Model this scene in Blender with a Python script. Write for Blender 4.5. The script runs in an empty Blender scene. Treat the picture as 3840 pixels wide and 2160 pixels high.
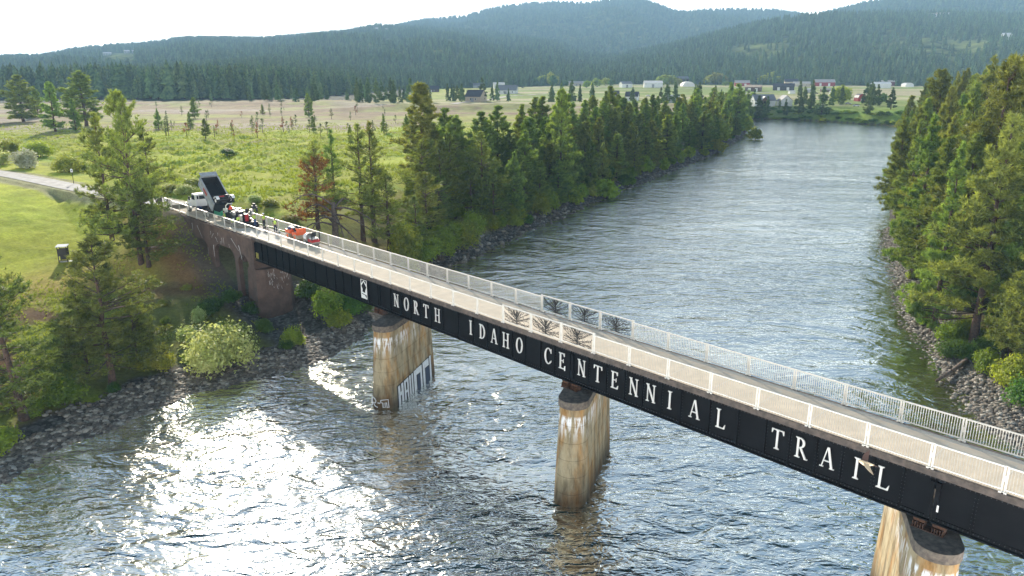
import bpy, bmesh, math, random
import numpy as np
from mathutils import Vector, Matrix
random.seed(7); RNG = np.random.default_rng(11)
SC = bpy.context.scene; COL = SC.collection
R = math.radians
# ------------------------------------------------------------------ camera
FPX, HY, HC = 2800.0, 293.0, 28.6
PITCH = math.atan((1080 - HY) / FPX)
cam = bpy.data.cameras.new('camera'); camo = bpy.data.objects.new('camera', cam); COL.objects.link(camo)
cam.sensor_width = 36; cam.lens = 36 * FPX / 3840; cam.clip_start = 0.5; cam.clip_end = 40000
camo.location = (0, 0, HC); camo.rotation_euler = (R(90) - PITCH, 0, 0)
SC.camera = camo
# ------------------------------------------------------------------ sky and sun
SUN_EL, SUN_AZ = R(22.0), R(-20.5)      # azimuth from +Y towards +X
w = bpy.data.worlds.new('World'); SC.world = w; w.use_nodes = True
nt = w.node_tree; nt.nodes.clear()
def wn(t, **k):
    n = nt.nodes.new(t)
    for a, b in k.items(): setattr(n, a, b)
    return n
out = wn('ShaderNodeOutputWorld'); bgs = wn('ShaderNodeBackground'); bgc = wn('ShaderNodeBackground'); mx = wn('ShaderNodeMixShader')
sky = wn('ShaderNodeTexSky', sky_type='NISHITA', sun_disc=False, sun_elevation=SUN_EL, sun_rotation=SUN_AZ)
nt.links.new(sky.outputs[0], bgs.inputs[0]); bgs.inputs[1].default_value = 0.052
bgc.inputs[0].default_value = (1.0, 0.975, 0.93, 1); pass      # bright overcast cloud sheet, brightest low towards the sun
tc = wn('ShaderNodeTexCoord'); no = wn('ShaderNodeTexNoise'); no.inputs['Scale'].default_value = 2.2; no.inputs['Detail'].default_value = 6
mp = wn('ShaderNodeMapping'); mp.inputs['Scale'].default_value = (1, 1, 2.5)
cmr = wn('ShaderNodeMapRange'); cmr.interpolation_type = 'SMOOTHSTEP'; cmr.inputs['From Min'].default_value = 0.0; cmr.inputs['From Max'].default_value = 0.26; cmr.inputs['To Min'].default_value = 3.5; cmr.inputs['To Max'].default_value = 0.27
nt.links.new(tc.outputs['Generated'], mp.inputs[0]); nt.links.new(mp.outputs[0], no.inputs[0])
sx = wn('ShaderNodeSeparateXYZ'); nt.links.new(tc.outputs['Generated'], sx.inputs[0]); nt.links.new(sx.outputs[2], cmr.inputs[0]); nt.links.new(cmr.outputs[0], bgc.inputs[1])
ma = wn('ShaderNodeMath', operation='MULTIPLY_ADD'); ma.inputs[1].default_value = -1.5; ma.inputs[2].default_value = 0.84
nt.links.new(sx.outputs[2], ma.inputs[0])
ad = wn('ShaderNodeMath', operation='ADD'); nt.links.new(ma.outputs[0], ad.inputs[0]); nt.links.new(no.outputs[0], ad.inputs[1])
cr = wn('ShaderNodeValToRGB'); cr.color_ramp.elements[0].position = 0.30; cr.color_ramp.elements[1].position = 1.0
nt.links.new(ad.outputs[0], cr.inputs[0]); nt.links.new(cr.outputs[0], mx.inputs[0])
nt.links.new(bgs.outputs[0], mx.inputs[1]); nt.links.new(bgc.outputs[0], mx.inputs[2]); nt.links.new(mx.outputs[0], out.inputs[0])
sl = bpy.data.lights.new('sun', 'SUN'); sl.energy = 5.0; sl.angle = R(0.5); sl.color = (1.0, 0.90, 0.75)
so = bpy.data.objects.new('sun', sl); COL.objects.link(so)
sd_ = Vector((math.sin(SUN_AZ) * math.cos(SUN_EL), math.cos(SUN_AZ) * math.cos(SUN_EL), math.sin(SUN_EL)))
so.rotation_euler = sd_.to_track_quat('Z', 'Y').to_euler(); so.location = (-300, 900, 400)
SC.view_settings.view_transform = 'Standard'; SC.view_settings.look = 'None'; SC.view_settings.exposure = 0.88
SC.cycles.use_denoising = True
try: SC.cycles.denoiser = 'OPENIMAGEDENOISE'
except Exception: pass
SC.cycles.max_bounces = 6; SC.cycles.transparent_max_bounces = 12; SC.cycles.volume_bounces = 0
SC.cycles.transmission_bounces = 3; SC.cycles.diffuse_bounces = 3; SC.cycles.glossy_bounces = 2; SC.cycles.use_adaptive_sampling = True
SC.cycles.sample_clamp_indirect = 6; SC.cycles.sample_clamp_direct = 14; SC.cycles.adaptive_threshold = .006
# ------------------------------------------------------------------ geometry of the view: a photo pixel (3840 wide) read back to a place
CP, SP = math.cos(PITCH), math.sin(PITCH)
def ray(x, y):
    u = x - 1920; v = 1080 - y
    return (u, FPX * CP + v * SP, v * CP - FPX * SP)
def at(x, y, z):
    d = ray(x, y); t = (z - HC) / d[2]; return (d[0] * t, d[1] * t)
def top_z(y, P):       # height of a point above P that shows at photo row y
    d = ray(1920, y); return HC + P[1] / d[1] * d[2]
WL = -1.0              # water level
BA = R(-43.08)
Dv = np.array([math.sin(BA), math.cos(BA)]); Nv = np.array([math.cos(BA), -math.sin(BA)])
def SN(s, n, z=0.0): return Vector((Dv[0] * s + Nv[0] * n, Dv[1] * s + Nv[1] * n, z))   # bridge coordinates: along, across
# ------------------------------------------------------------------ noise
def _h(ix, iy, seed):
    v = (ix.astype(np.int64) * 374761393 + iy.astype(np.int64) * 668265263 + seed * 1442695041) & 0xffffffff
    v = ((v ^ (v >> 13)) * 1274126177) & 0xffffffff
    return ((v ^ (v >> 16)) & 0xffff) / 65535.0
def vnoise(x, y, seed=0):
    x = np.asarray(x, float); y = np.asarray(y, float)
    ix = np.floor(x); iy = np.floor(y); fx = x - ix; fy = y - iy
    fx = fx * fx * (3 - 2 * fx); fy = fy * fy * (3 - 2 * fy)
    a = _h(ix, iy, seed); b = _h(ix + 1, iy, seed); c = _h(ix, iy + 1, seed); d = _h(ix + 1, iy + 1, seed)
    return (a * (1 - fx) + b * fx) * (1 - fy) + (c * (1 - fx) + d * fx) * fy
def fbm(x, y, oct=4, seed=0):
    t = 0; a = 0.5; s = 0
    for i in range(oct):
        t = t + a * vnoise(x * 2 ** i, y * 2 ** i, seed + i * 17); s += a; a *= 0.5
    return t / s
def sstep(a, b, x):
    t = np.clip((np.asarray(x, float) - a) / (b - a), 0, 1); return t * t * (3 - 2 * t)
# ------------------------------------------------------------------ the river and the lie of the land
def W(*pts): return [at(x, y, WL) for x, y in pts]
SHORE_L = [(-50, -60), (-45, 20), (-42, 40)] + W((0, 1790), (100, 1720), (250, 1660), (420, 1600), (560, 1530), (720, 1460), (830, 1440), (1100, 1380),
    (1250, 1310), (1390, 1230), (1700, 995), (1850, 930), (2000, 860), (2200, 770), (2450, 670), (2650, 590), (2780, 520)) + [(178, 561)]
SHORE_F = [(178, 561), (186, 578), (209, 556), (226, 524), (244, 485), (310, 462), (620, 430)]
SHORE_R = [(620, 372), (262, 396), (197, 384), (156, 306), (108, 212)] + W((3330, 900), (3365, 1010), (3400, 1150), (3415, 1230), (3490, 1285), (3530, 1370), (3600, 1450), (3700, 1590)) + [(44, 50), (41, 38), (42, 20), (50, -60)]
RIVER = np.array(SHORE_L + SHORE_F[1:] + SHORE_R)
def pdist(x, y, pts):
    pts = np.asarray(pts, float); best = np.full(np.shape(x), 1e9)
    for (x0, y0), (x1, y1) in zip(pts[:-1], pts[1:]):
        dx, dy = x1 - x0, y1 - y0; t = np.clip(((x - x0) * dx + (y - y0) * dy) / (dx * dx + dy * dy + 1e-9), 0, 1)
        best = np.minimum(best, np.hypot(x - x0 - t * dx, y - y0 - t * dy))
    return best
def inside(x, y, poly):
    c = np.zeros(np.shape(x), bool); n = len(poly)
    for i in range(n):
        x0, y0 = poly[i]; x1, y1 = poly[(i + 1) % n]
        if y0 == y1: continue
        c ^= ((y0 > y) != (y1 > y)) & (x < (x1 - x0) * (y - y0) / (y1 - y0) + x0)
    return c
pe = SN(116, 39.3)
ROAD = [tuple(SN(110.5, 39.3))[:2], (pe.x, pe.y), (-57.5, 116.6), (-75, 129), (-103, 150.5), (-140, 172), (-230, 215)]
def land(x, y):
    """height, distance to water (negative in it), masks"""
    x = np.asarray(x, float); y = np.asarray(y, float)
    ins = inside(x, y, RIVER); wob = (fbm(x * .35, y * .35, 3, 5) - .5) * 2.2
    dL, dR, dF = pdist(x, y, SHORE_L), pdist(x, y, SHORE_R), pdist(x, y, SHORE_F)
    d = np.minimum(np.minimum(dL, dR), dF); n = x * Nv[0] + y * Nv[1]; s = x * Dv[0] + y * Dv[1]
    sd = np.where(ins, -d, d) + wob * np.clip(1 - np.abs(d) / 14, 0, 1) * .7
    dd = np.maximum(sd, 0)
    slow = np.interp(dd, [0, 4, 12, 18, 25, 45, 60, 72], [-1, -.3, .3, 2.2, 3.2, 5.0, 8.0, 10.0])
    fast = np.interp(dd, [0, 2, 8, 16, 24, 40], [-1, 0, 3.6, 7.6, 9.3, 10.0])
    k = sstep(38, 52, n); zL = slow * (1 - k) + fast * k
    rd = pdist(x, y, ROAD); rd = np.where((rd < 12) & (s < 110.5) & (np.abs(n - 39.3) < 9), np.maximum(rd, 0), rd)
    emb = 10.22 - .56 * np.maximum(rd - 2.9, 0)
    zL = np.where(s < 140, np.maximum(zL, np.minimum(emb, 10.22)), zL)
    zL = np.where(rd < 3.4, 10.22, zL)
    zR = np.interp(dd, [0, 3, 9, 18, 32, 60], [-1, -.4, .6, 2.6, 6.0, 9.5])
    far = 8.3 + np.maximum(y - 500, 0) * .0115
    zF = np.interp(dd, [0, 2, 9, 22], [-1, .2, 5.6, 8.3])
    zf = np.where((dF <= dL) & (dF <= dR), zF, np.where(dR < dL, zR, zL))
    # far fields rise slowly
    right = sstep(-160, 120, x - (y - 700) * .12)
    rise = np.maximum(y - 560, 0) * .0115 * right + np.maximum(y - 640, 0) * .006 * (1 - right)
    zf = zf + rise
    # hummocks in the meadow, gravel berm beyond it
    mead = (dd > 18) & (n > 42) & (dL < dR)
    hum = sstep(40, 60, dd) * sstep(330, 200, y) * sstep(3, 9, rd)
    zf = zf + np.where(mead, (fbm(x * .42, y * .30, 3, 3) ** 2) * 2.1 * hum + (fbm(x * .05, y * .05, 3, 9) - .5) * .8 * sstep(30, 60, dd), 0)
    bx = sstep(-150, -60, x) * sstep(60, 0, x)
    zf = zf + np.where(mead, (np.exp(-((y - 470 - x * .2) / 16) ** 2) * 3.2 * bx + np.exp(-((y - 545) / 20) ** 2) * 2.4 * sstep(-60, -130, x) * sstep(-420, -250, x)) * (.6 + .8 * fbm(x * .03, y * .03, 2, 21)), 0)
    bed = WL - np.minimum(.12 * np.maximum(-sd, 0) + .0, 3.5) - .03
    z = np.where(sd < 0, bed, zf + (fbm(x * .9, y * .9, 3, 2) - .5) * .35 * sstep(2, 10, dd) * sstep(2.8, 4.5, rd))
    return z, sd, n, s, rd, dL, dR, dF
def gz(x, y): return float(land(np.array([x]), np.array([y]))[0][0])
_T = np.exp(np.linspace(math.log(22), math.log(2400), 700))
def ground(px, py):
    d = ray(px, py); k = _T / d[1]
    xs, ys, zs = d[0] * k, d[1] * k, HC + d[2] * k
    h = np.maximum(land(xs, ys)[0], WL); b = np.nonzero(zs < h)[0]
    i = b[0] if len(b) else len(_T) - 1
    return (float(xs[i]), float(ys[i]), float(h[i]))
# ------------------------------------------------------------------ materials
MATS = {}
def mat(name, col=(.5, .5, .5), rough=.7, metal=0.0, var=0.0, scale=3.0, col2=None, bump=0.0, bscale=None, objvar=0.0, spec=.5, coat=0):
    if name in MATS: return MATS[name]
    m = bpy.data.materials.new(name); m.use_nodes = True; N = m.node_tree.nodes; L = m.node_tree.links
    b = N['Principled BSDF']; b.inputs['Roughness'].default_value = rough; b.inputs['Metallic'].default_value = metal
    b.inputs['Base Color'].default_value = (*col, 1); b.inputs['Specular IOR Level'].default_value = spec
    if coat: b.inputs['Coat Weight'].default_value = coat
    if var or col2 or bump:
        t = N.new('ShaderNodeTexCoord')
        n1 = N.new('ShaderNodeTexNoise'); n1.inputs['Scale'].default_value = scale; n1.inputs['Detail'].default_value = 6; n1.inputs['Roughness'].default_value = .65
        L.new(t.outputs['Object'], n1.inputs[0])
        if var or col2:
            r = N.new('ShaderNodeValToRGB'); c2 = col2 or tuple(c * (1 - var) for c in col); c1 = col if col2 else tuple(min(1, c * (1 + var)) for c in col)
            r.color_ramp.elements[0].position = .38; r.color_ramp.elements[1].position = .64
            r.color_ramp.elements[0].color = (*c2, 1); r.color_ramp.elements[1].color = (*c1, 1)
            L.new(n1.outputs[0], r.inputs[0]); L.new(r.outputs[0], b.inputs['Base Color'])
        if bump:
            n2 = N.new('ShaderNodeTexNoise'); n2.inputs['Scale'].default_value = bscale or scale * 4; n2.inputs['Detail'].default_value = 4
            L.new(t.outputs['Object'], n2.inputs[0]); bp = N.new('ShaderNodeBump'); bp.inputs['Strength'].default_value = bump; bp.inputs['Distance'].default_value = .05
            L.new(n2.outputs[0], bp.inputs['Height']); L.new(bp.outputs[0], b.inputs['Normal'])
    MATS[name] = m; return m
def leafmat(name, c1, c2, trans=.35, objvar=.25, tcol=None, hue=.02, spec=.2):
    """foliage: clump colour by place in the crown, a little by tree, some light let through"""
    if name in MATS: return MATS[name]
    m = bpy.data.materials.new(name); m.use_nodes = True; N = m.node_tree.nodes; L = m.node_tree.links; N.clear()
    o = N.new('ShaderNodeOutputMaterial'); t = N.new('ShaderNodeTexCoord'); n1 = N.new('ShaderNodeTexNoise'); n1.inputs['Scale'].default_value = .9; n1.inputs['Detail'].default_value = 5
    L.new(t.outputs['Object'], n1.inputs[0]); r = N.new('ShaderNodeValToRGB'); r.color_ramp.elements[0].position = .35; r.color_ramp.elements[1].position = .65
    r.color_ramp.elements[0].color = (*c2, 1); r.color_ramp.elements[1].color = (*c1, 1); L.new(n1.outputs[0], r.inputs[0])
    oi = N.new('ShaderNodeObjectInfo'); hs = N.new('ShaderNodeHueSaturation')
    def mr(lo, hi, src):
        q = N.new('ShaderNodeMapRange'); q.inputs['To Min'].default_value = lo; q.inputs['To Max'].default_value = hi; L.new(src, q.inputs[0]); return q.outputs[0]
    L.new(mr(.5 - hue, .5 + hue, oi.outputs['Random']), hs.inputs['Hue'])
    wn_ = N.new('ShaderNodeTexWhiteNoise'); wn_.noise_dimensions = '1D'; L.new(oi.outputs['Random'], wn_.inputs['W'])
    L.new(mr(1 - objvar, 1 + objvar, wn_.outputs['Value']), hs.inputs['Value']); L.new(r.outputs[0], hs.inputs['Color'])
    d = N.new('ShaderNodeBsdfPrincipled'); d.inputs['Roughness'].default_value = .55; d.inputs['Specular IOR Level'].default_value = spec
    tr = N.new('ShaderNodeBsdfTranslucent'); mxs = N.new('ShaderNodeMixShader'); mxs.inputs[0].default_value = trans
    L.new(hs.outputs[0], d.inputs['Base Color'])
    tm = N.new('ShaderNodeMix'); tm.data_type = 'RGBA'; tm.blend_type = 'MULTIPLY'; tm.inputs[0].default_value = 1; L.new(hs.outputs[0], tm.inputs[6]); tm.inputs[7].default_value = (*(tcol or (1.5, 1.5, .6)), 1)
    L.new(tm.outputs[2], tr.inputs[0]); L.new(d.outputs[0], mxs.inputs[1]); L.new(tr.outputs[0], mxs.inputs[2]); L.new(mxs.outputs[0], o.inputs[0])
    MATS[name] = m; return m
M = {}
M['bark'] = mat('pine bark', (.13, .075, .05), .9, col2=(.05, .032, .025), scale=5, bump=.6)
M['deadbark'] = mat('dead grey bark', (.17, .13, .105), .9, col2=(.07, .05, .04), scale=5, bump=.5)
M['twig'] = mat('twigs', (.12, .09, .06), .9)
M['pine'] = leafmat('pine needles', (.29, .375, .085), (.10, .155, .042), trans=.42)
M['pine_olive'] = leafmat('olive pine needles', (.30, .33, .075), (.105, .135, .035), trans=.36)
M['pine_near'] = leafmat('near pine needles', (.26, .31, .07), (.09, .125, .034), trans=.38)
M['pine_far'] = leafmat('distant conifer needles', (.17, .235, .085), (.07, .11, .05), trans=.25, objvar=.35, spec=0)
M['rust'] = leafmat('rust dead needles', (.36, .16, .05), (.18, .085, .035), trans=.4, tcol=(1.3, .9, .5))
M['leaf'] = leafmat('fresh spring leaves', (.33, .40, .05), (.17, .24, .035), trans=.45, objvar=.2)
M['leaf_dark'] = leafmat('green shrub leaves', (.12, .22, .035), (.06, .12, .025), trans=.4)
M['blossom'] = leafmat('pale blossom leaves', (.62, .66, .30), (.34, .42, .10), trans=.4, objvar=.15, tcol=(1.2, 1.2, .9))
M['white_blossom'] = leafmat('white blossom', (.62, .62, .50), (.30, .33, .18), trans=.35, objvar=.1, tcol=(1.1, 1.1, .9))
M['yellowleaf'] = leafmat('yellow green leaves', (.36, .36, .05), (.18, .22, .04), trans=.4, objvar=.2)
# ------------------------------------------------------------------ object helpers
def tag(o, label=None, cat=None, group=None, kind=None):
    if label: o['label'] = label
    if cat: o['category'] = cat
    if group: o['group'] = group
    if kind: o['kind'] = kind
    return o
def empty(name, loc=(0, 0, 0), rz=0, label=None, cat=None, group=None):
    o = bpy.data.objects.new(name, None); COL.objects.link(o); o.location = loc; o.rotation_euler = (0, 0, rz); o.empty_display_size = .5
    return tag(o, label, cat, group)
def link(name, me, parent=None):
    o = bpy.data.objects.new(name, me); COL.objects.link(o)
    if parent is not None: o.parent = parent
    return o
def np_mesh(name, V, F, mats, mi=None, smooth=False):
    """V (n,3); F list of arrays (m,3) or (m,4)"""
    me = bpy.data.meshes.new(name); V = np.asarray(V, np.float32)
    if not isinstance(F, list): F = [F]
    F = [np.asarray(f, np.int32) for f in F if len(f)]
    loops = np.concatenate([f.ravel() for f in F]); tot = np.concatenate([np.full(len(f), f.shape[1], np.int32) for f in F])
    st = np.concatenate([[0], np.cumsum(tot)[:-1]]).astype(np.int32)
    me.vertices.add(len(V)); me.vertices.foreach_set('co', V.ravel())
    me.loops.add(len(loops)); me.loops.foreach_set('vertex_index', loops)
    me.polygons.add(len(tot)); me.polygons.foreach_set('loop_start', st); me.polygons.foreach_set('loop_total', tot)
    if not isinstance(mats, (list, tuple)): mats = [mats]
    for m in mats: me.materials.append(m)
    if mi is not None: me.polygons.foreach_set('material_index', np.asarray(mi, np.int32))
    if smooth: me.polygons.foreach_set('use_smooth', np.ones(len(tot), bool))
    me.update(calc_edges=True); me.validate(); return me
class MB:
    """collects shapes in one mesh"""
    def __init__(s): s.v = []; s.f = []
    def quad(s, *p):
        i = len(s.v); s.v += [tuple(q) for q in p]; s.f.append(tuple(range(i, i + len(p)))); return s
    def box(s, c, d, rot=None, taper=1.0):
        i = len(s.v); hx, hy, hz = d[0] / 2, d[1] / 2, d[2] / 2
        for z in (-1, 1):
            k = taper if z > 0 else 1
            for x, y in ((-1, -1), (1, -1), (1, 1), (-1, 1)):
                p = Vector((x * hx * k, y * hy * k, z * hz))
                if rot is not None: p = rot @ p
                s.v.append(tuple(p + Vector(c)))
        s.f += [(i, i + 3, i + 2, i + 1), (i + 4, i + 5, i + 6, i + 7)] + [(i + a, i + (a + 1) % 4, i + (a + 1) % 4 + 4, i + a + 4) for a in range(4)]
        return s
    def prism(s, pts, a, b):
        """polygon pts (list of 3d) extruded by vector from a*vec to b*vec : pts + a, pts + b"""
        i = len(s.v); n = len(pts); s.v += [tuple(Vector(p) + a) for p in pts] + [tuple(Vector(p) + b) for p in pts]
        s.f += [tuple(range(i, i + n))[::-1], tuple(range(i + n, i + 2 * n))] + [(i + k, i + (k + 1) % n, i + n + (k + 1) % n, i + n + k) for k in range(n)]
        return s
    def tube(s, pts, rad, k=8, cap=True):
        if not isinstance(rad, (list, tuple)): rad = [rad] * len(pts)
        pts = [Vector(p) for p in pts]; i0 = len(s.v); u = None
        for j, p in enumerate(pts):
            t = (pts[min(j + 1, len(pts) - 1)] - pts[max(j - 1, 0)]).normalized()
            if u is None: u = t.cross(Vector((0, 0, 1))); u = u.normalized() if u.length > .05 else Vector((1, 0, 0))
            u = (u - t * u.dot(t)).normalized(); v = t.cross(u)
            for a in range(k):
                an = 2 * math.pi * a / k; s.v.append(tuple(p + (u * math.cos(an) + v * math.sin(an)) * rad[j]))
        for j in range(len(pts) - 1):
            for a in range(k): s.f.append((i0 + j * k + a, i0 + j * k + (a + 1) % k, i0 + (j + 1) * k + (a + 1) % k, i0 + (j + 1) * k + a))
        if cap: s.f += [tuple(i0 + a for a in range(k))[::-1], tuple(i0 + (len(pts) - 1) * k + a for a in range(k))]
        return s
    def cyl(s, a, b, r, k=16): return s.tube([a, b], r, k)
    def ell(s, c, r, nu=12, nv=8, rot=None):
        i = len(s.v)
        for a in range(nv + 1):
            th = math.pi * a / nv
            for b in range(nu):
                ph = 2 * math.pi * b / nu; p = Vector((r[0] * math.sin(th) * math.cos(ph), r[1] * math.sin(th) * math.sin(ph), r[2] * math.cos(th)))
                if rot is not None: p = rot @ p
                s.v.append(tuple(p + Vector(c)))
        for a in range(nv):
            for b in range(nu): s.f.append((i + a * nu + b, i + (a + 1) * nu + b, i + (a + 1) * nu + (b + 1) % nu, i + a * nu + (b + 1) % nu))
        return s
    def mesh(s, name, m, smooth=False, bevel=0):
        me = bpy.data.meshes.new(name); me.from_pydata(s.v, [], s.f)
        for q in (m if isinstance(m, (list, tuple)) else [m]): me.materials.append(q)
        if smooth: me.polygons.foreach_set('use_smooth', [True] * len(me.polygons))
        bm = bmesh.new(); bm.from_mesh(me); bmesh.ops.recalc_face_normals(bm, faces=bm.faces)
        if bevel: bmesh.ops.bevel(bm, geom=bm.edges[:], offset=bevel, segments=2, affect='EDGES', clamp_overlap=True)
        bm.to_mesh(me); bm.free(); me.update(); return me
    def build(s, name, m, parent=None, smooth=False, bevel=0): return link(name, s.mesh(name, m, smooth, bevel), parent)
def copy_tree(o, parent=None):
    c = o.copy(); COL.objects.link(c)
    if parent is not None: c.parent = parent
    for ch in list(KIDS.get(o.name, [])): copy_tree(ch, c)
    return c
KIDS = {}
def kids(o, *ch): KIDS[o.name] = list(ch)
# ================================================================== GROUND
def ground_mat():
    m = bpy.data.materials.new('ground'); m.use_nodes = True; N = m.node_tree.nodes; L = m.node_tree.links; b = N['Principled BSDF']
    b.inputs['Roughness'].default_value = .95; b.inputs['Specular IOR Level'].default_value = .15
    a = N.new('ShaderNodeAttribute'); a.attribute_name = 'base'; t = N.new('ShaderNodeTexCoord')
    def noise(sc, det=5, rough=.6):
        n = N.new('ShaderNodeTexNoise'); n.inputs['Scale'].default_value = sc; n.inputs['Detail'].default_value = det; n.inputs['Roughness'].default_value = rough; L.new(t.outputs['Object'], n.inputs[0]); return n
    def mrange(src, lo, hi, a0=.3, a1=.7):
        q = N.new('ShaderNodeMapRange'); q.inputs['From Min'].default_value = a0; q.inputs['From Max'].default_value = a1; q.inputs['To Min'].default_value = lo; q.inputs['To Max'].default_value = hi; L.new(src, q.inputs[0]); return q.outputs[0]
    hs = N.new('ShaderNodeHueSaturation'); L.new(a.outputs['Color'], hs.inputs['Color'])
    n1 = noise(.16, 8, .7); n2 = noise(2.4, 8, .85); n3 = noise(.035, 4)
    mm = N.new('ShaderNodeMath'); mm.operation = 'MULTIPLY'; L.new(mrange(n1.outputs[0], .72, 1.3), mm.inputs[0]); L.new(mrange(n2.outputs[0], .55, 1.45), mm.inputs[1])
    m3 = N.new('ShaderNodeMath'); m3.operation = 'MULTIPLY'; L.new(mm.outputs[0], m3.inputs[0]); L.new(mrange(n3.outputs[0], .85, 1.15), m3.inputs[1])
    L.new(m3.outputs[0], hs.inputs['Value']); L.new(mrange(n3.outputs[0], .485, .515), hs.inputs['Hue'])
    # loose stones where the ground is stony (alpha of the attribute)
    v = N.new('ShaderNodeTexVoronoi'); v.inputs['Scale'].default_value = 2.6; L.new(t.outputs['Object'], v.inputs[0])
    rr = N.new('ShaderNodeValToRGB'); rr.color_ramp.elements[0].color = (.05, .045, .04, 1); rr.color_ramp.elements[1].color = (.34, .32, .29, 1); L.new(v.outputs['Color'], rr.inputs[0])
    dk = N.new('ShaderNodeMix'); dk.data_type = 'RGBA'; dk.blend_type = 'MULTIPLY'; dk.inputs[0].default_value = .8
    L.new(rr.outputs[0], dk.inputs[6]); L.new(mrange(v.outputs['Distance'], 1, .35, .1, .5), dk.inputs[7])
    mx_ = N.new('ShaderNodeMix'); mx_.data_type = 'RGBA'; L.new(a.outputs['Alpha'], mx_.inputs[0]); L.new(hs.outputs[0], mx_.inputs[6]); L.new(dk.outputs[2], mx_.inputs[7])
    L.new(mx_.outputs[2], b.inputs['Base Color'])
    bp = N.new('ShaderNodeBump'); bp.inputs['Strength'].default_value = .8; bp.inputs['Distance'].default_value = .35
    n4 = noise(1.3, 10, .85); L.new(n4.outputs[0], bp.inputs['Height']); L.new(bp.outputs[0], b.inputs['Normal'])
    return m
M['ground'] = ground_mat()
NA, NR = 800, 820
az = np.linspace(R(-50), R(50), NA); rr_ = np.concatenate([np.exp(np.linspace(math.log(12), math.log(620), NR - 140)), np.linspace(625, 2400, 140)])
AZ, RR = np.meshgrid(az, rr_); GX = (np.sin(AZ) * RR).ravel(); GY = (np.cos(AZ) * RR).ravel()
GZ, SD, GN_, GS, GRD, GDL, GDR, GDF = land(GX, GY)
def mixc(c, col, k): return c + (np.array(col)[None, :] - c) * k[:, None]
f1 = fbm(GX * .05, GY * .05, 4, 31); f2 = fbm(GX * .22, GY * .22, 4, 41); f3 = fbm(GX * .012, GY * .02, 4, 51)
isR = (GDR < GDL) & (GDR < GDF); isF = (GDF <= GDL) & (GDF <= GDR); isL = ~isR & ~isF
c = np.tile(np.array([.39, .42, .045]), (len(GX), 1))
c = mixc(c, (.21, .32, .035), sstep(.42, .62, f2) * .7)                                   # lusher clumps
c = mixc(c, (.33, .33, .07), sstep(.55, .7, f1) * .6)
left_low = isL & (GN_ < 38)
c = mixc(c, (.45, .48, .04), np.where(left_low, .75, 0) * sstep(28, 40, SD))
c = mixc(c, (.36, .25, .075), np.where(left_low, 1, 0) * sstep(44, 34, SD) * sstep(22, 32, SD) * .75)
c = mixc(c, (.17, .10, .045), np.where(left_low, 1, 0) * sstep(33, 24, SD) * (.25 + .75 * sstep(.62, .42, f2))); c = mixc(c, (.17, .25, .035), np.where(left_low, 1, 0) * sstep(26, 18, SD) * sstep(.52, .66, f1) * .5)
emb = np.where(left_low, 1, 0) * sstep(30, 33, GN_) * sstep(92, 98, GS) * sstep(125, 115, GS)
c = mixc(c, (.27, .14, .06), emb * .85)
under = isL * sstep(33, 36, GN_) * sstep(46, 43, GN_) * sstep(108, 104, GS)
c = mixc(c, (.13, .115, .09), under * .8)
mead = isL & (GN_ > 40)
dist = np.hypot(GX, GY)
drk = np.where(mead, 1, 0) * sstep(230, 420, dist + (f1 - .5) * 220 + (f3 - .5) * 160)
c = mixc(c, (.28, .215, .13), drk); c = mixc(c, (.30, .33, .10), drk * sstep(.52, .40, f1) * .7)
c = mixc(c, (.36, .30, .24), drk * sstep(.5, .62, f3) * .8)
c = mixc(c, (.17, .10, .05), np.where(mead, 1, 0) * sstep(22, 10, SD) * .6)
farf = sstep(520, 640, GY) * sstep(-160, 0, GX - (GY - 700) * .12)
str_ = fbm(GX * .004, GY * .02, 3, 71)
c = mixc(c, (.31, .34, .12), farf); c = mixc(c, (.44, .40, .24), farf * sstep(.45, .6, str_)); c = mixc(c, (.20, .28, .06), farf * sstep(.5, .38, str_) * .8)
c = mixc(c, (.17, .27, .05), np.where(isF, 1, 0) * sstep(620, 540, GY) * .8)
c = mixc(c, (.115, .08, .045), np.where(isR, 1, 0) * .9)
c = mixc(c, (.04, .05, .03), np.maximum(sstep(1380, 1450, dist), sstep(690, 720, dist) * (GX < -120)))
c = mixc(c, (.30, .26, .2), sstep(5.5, 4, GRD) * np.where(GS > 105, 1, 0) * .7)
c = mixc(c, (.26, .17, .06), sstep(.3, -.5, SD)); c = mixc(c, (.04, .045, .025), sstep(-4, -9, SD) * .6)
rock = np.where(isL & (GN_ < 60), sstep(5.5, 3.5, SD + (f2 - .5) * 6), 0) + np.where(isL & (GN_ >= 60), sstep(4.5, 2.5, SD), 0) + np.where(isR, sstep(6.5, 3.5, SD + (f2 - .5) * 5), 0) + np.where(isF, sstep(2, 1, SD), 0)
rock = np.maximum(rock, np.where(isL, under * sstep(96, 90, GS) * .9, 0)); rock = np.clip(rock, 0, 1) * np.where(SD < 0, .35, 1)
def grid_faces(nr, na, keep=None):
    i = np.arange(nr - 1)[:, None] * na + np.arange(na - 1)[None, :]
    f = np.stack([i, i + 1, i + na + 1, i + na], -1).reshape(-1, 4)[:, ::-1]
    return f
gf = grid_faces(NR, NA)
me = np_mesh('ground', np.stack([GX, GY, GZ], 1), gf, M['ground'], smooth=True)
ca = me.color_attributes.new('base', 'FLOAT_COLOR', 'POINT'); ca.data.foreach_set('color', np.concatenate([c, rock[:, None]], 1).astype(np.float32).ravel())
tag(link('ground', me), kind='structure')
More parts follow.
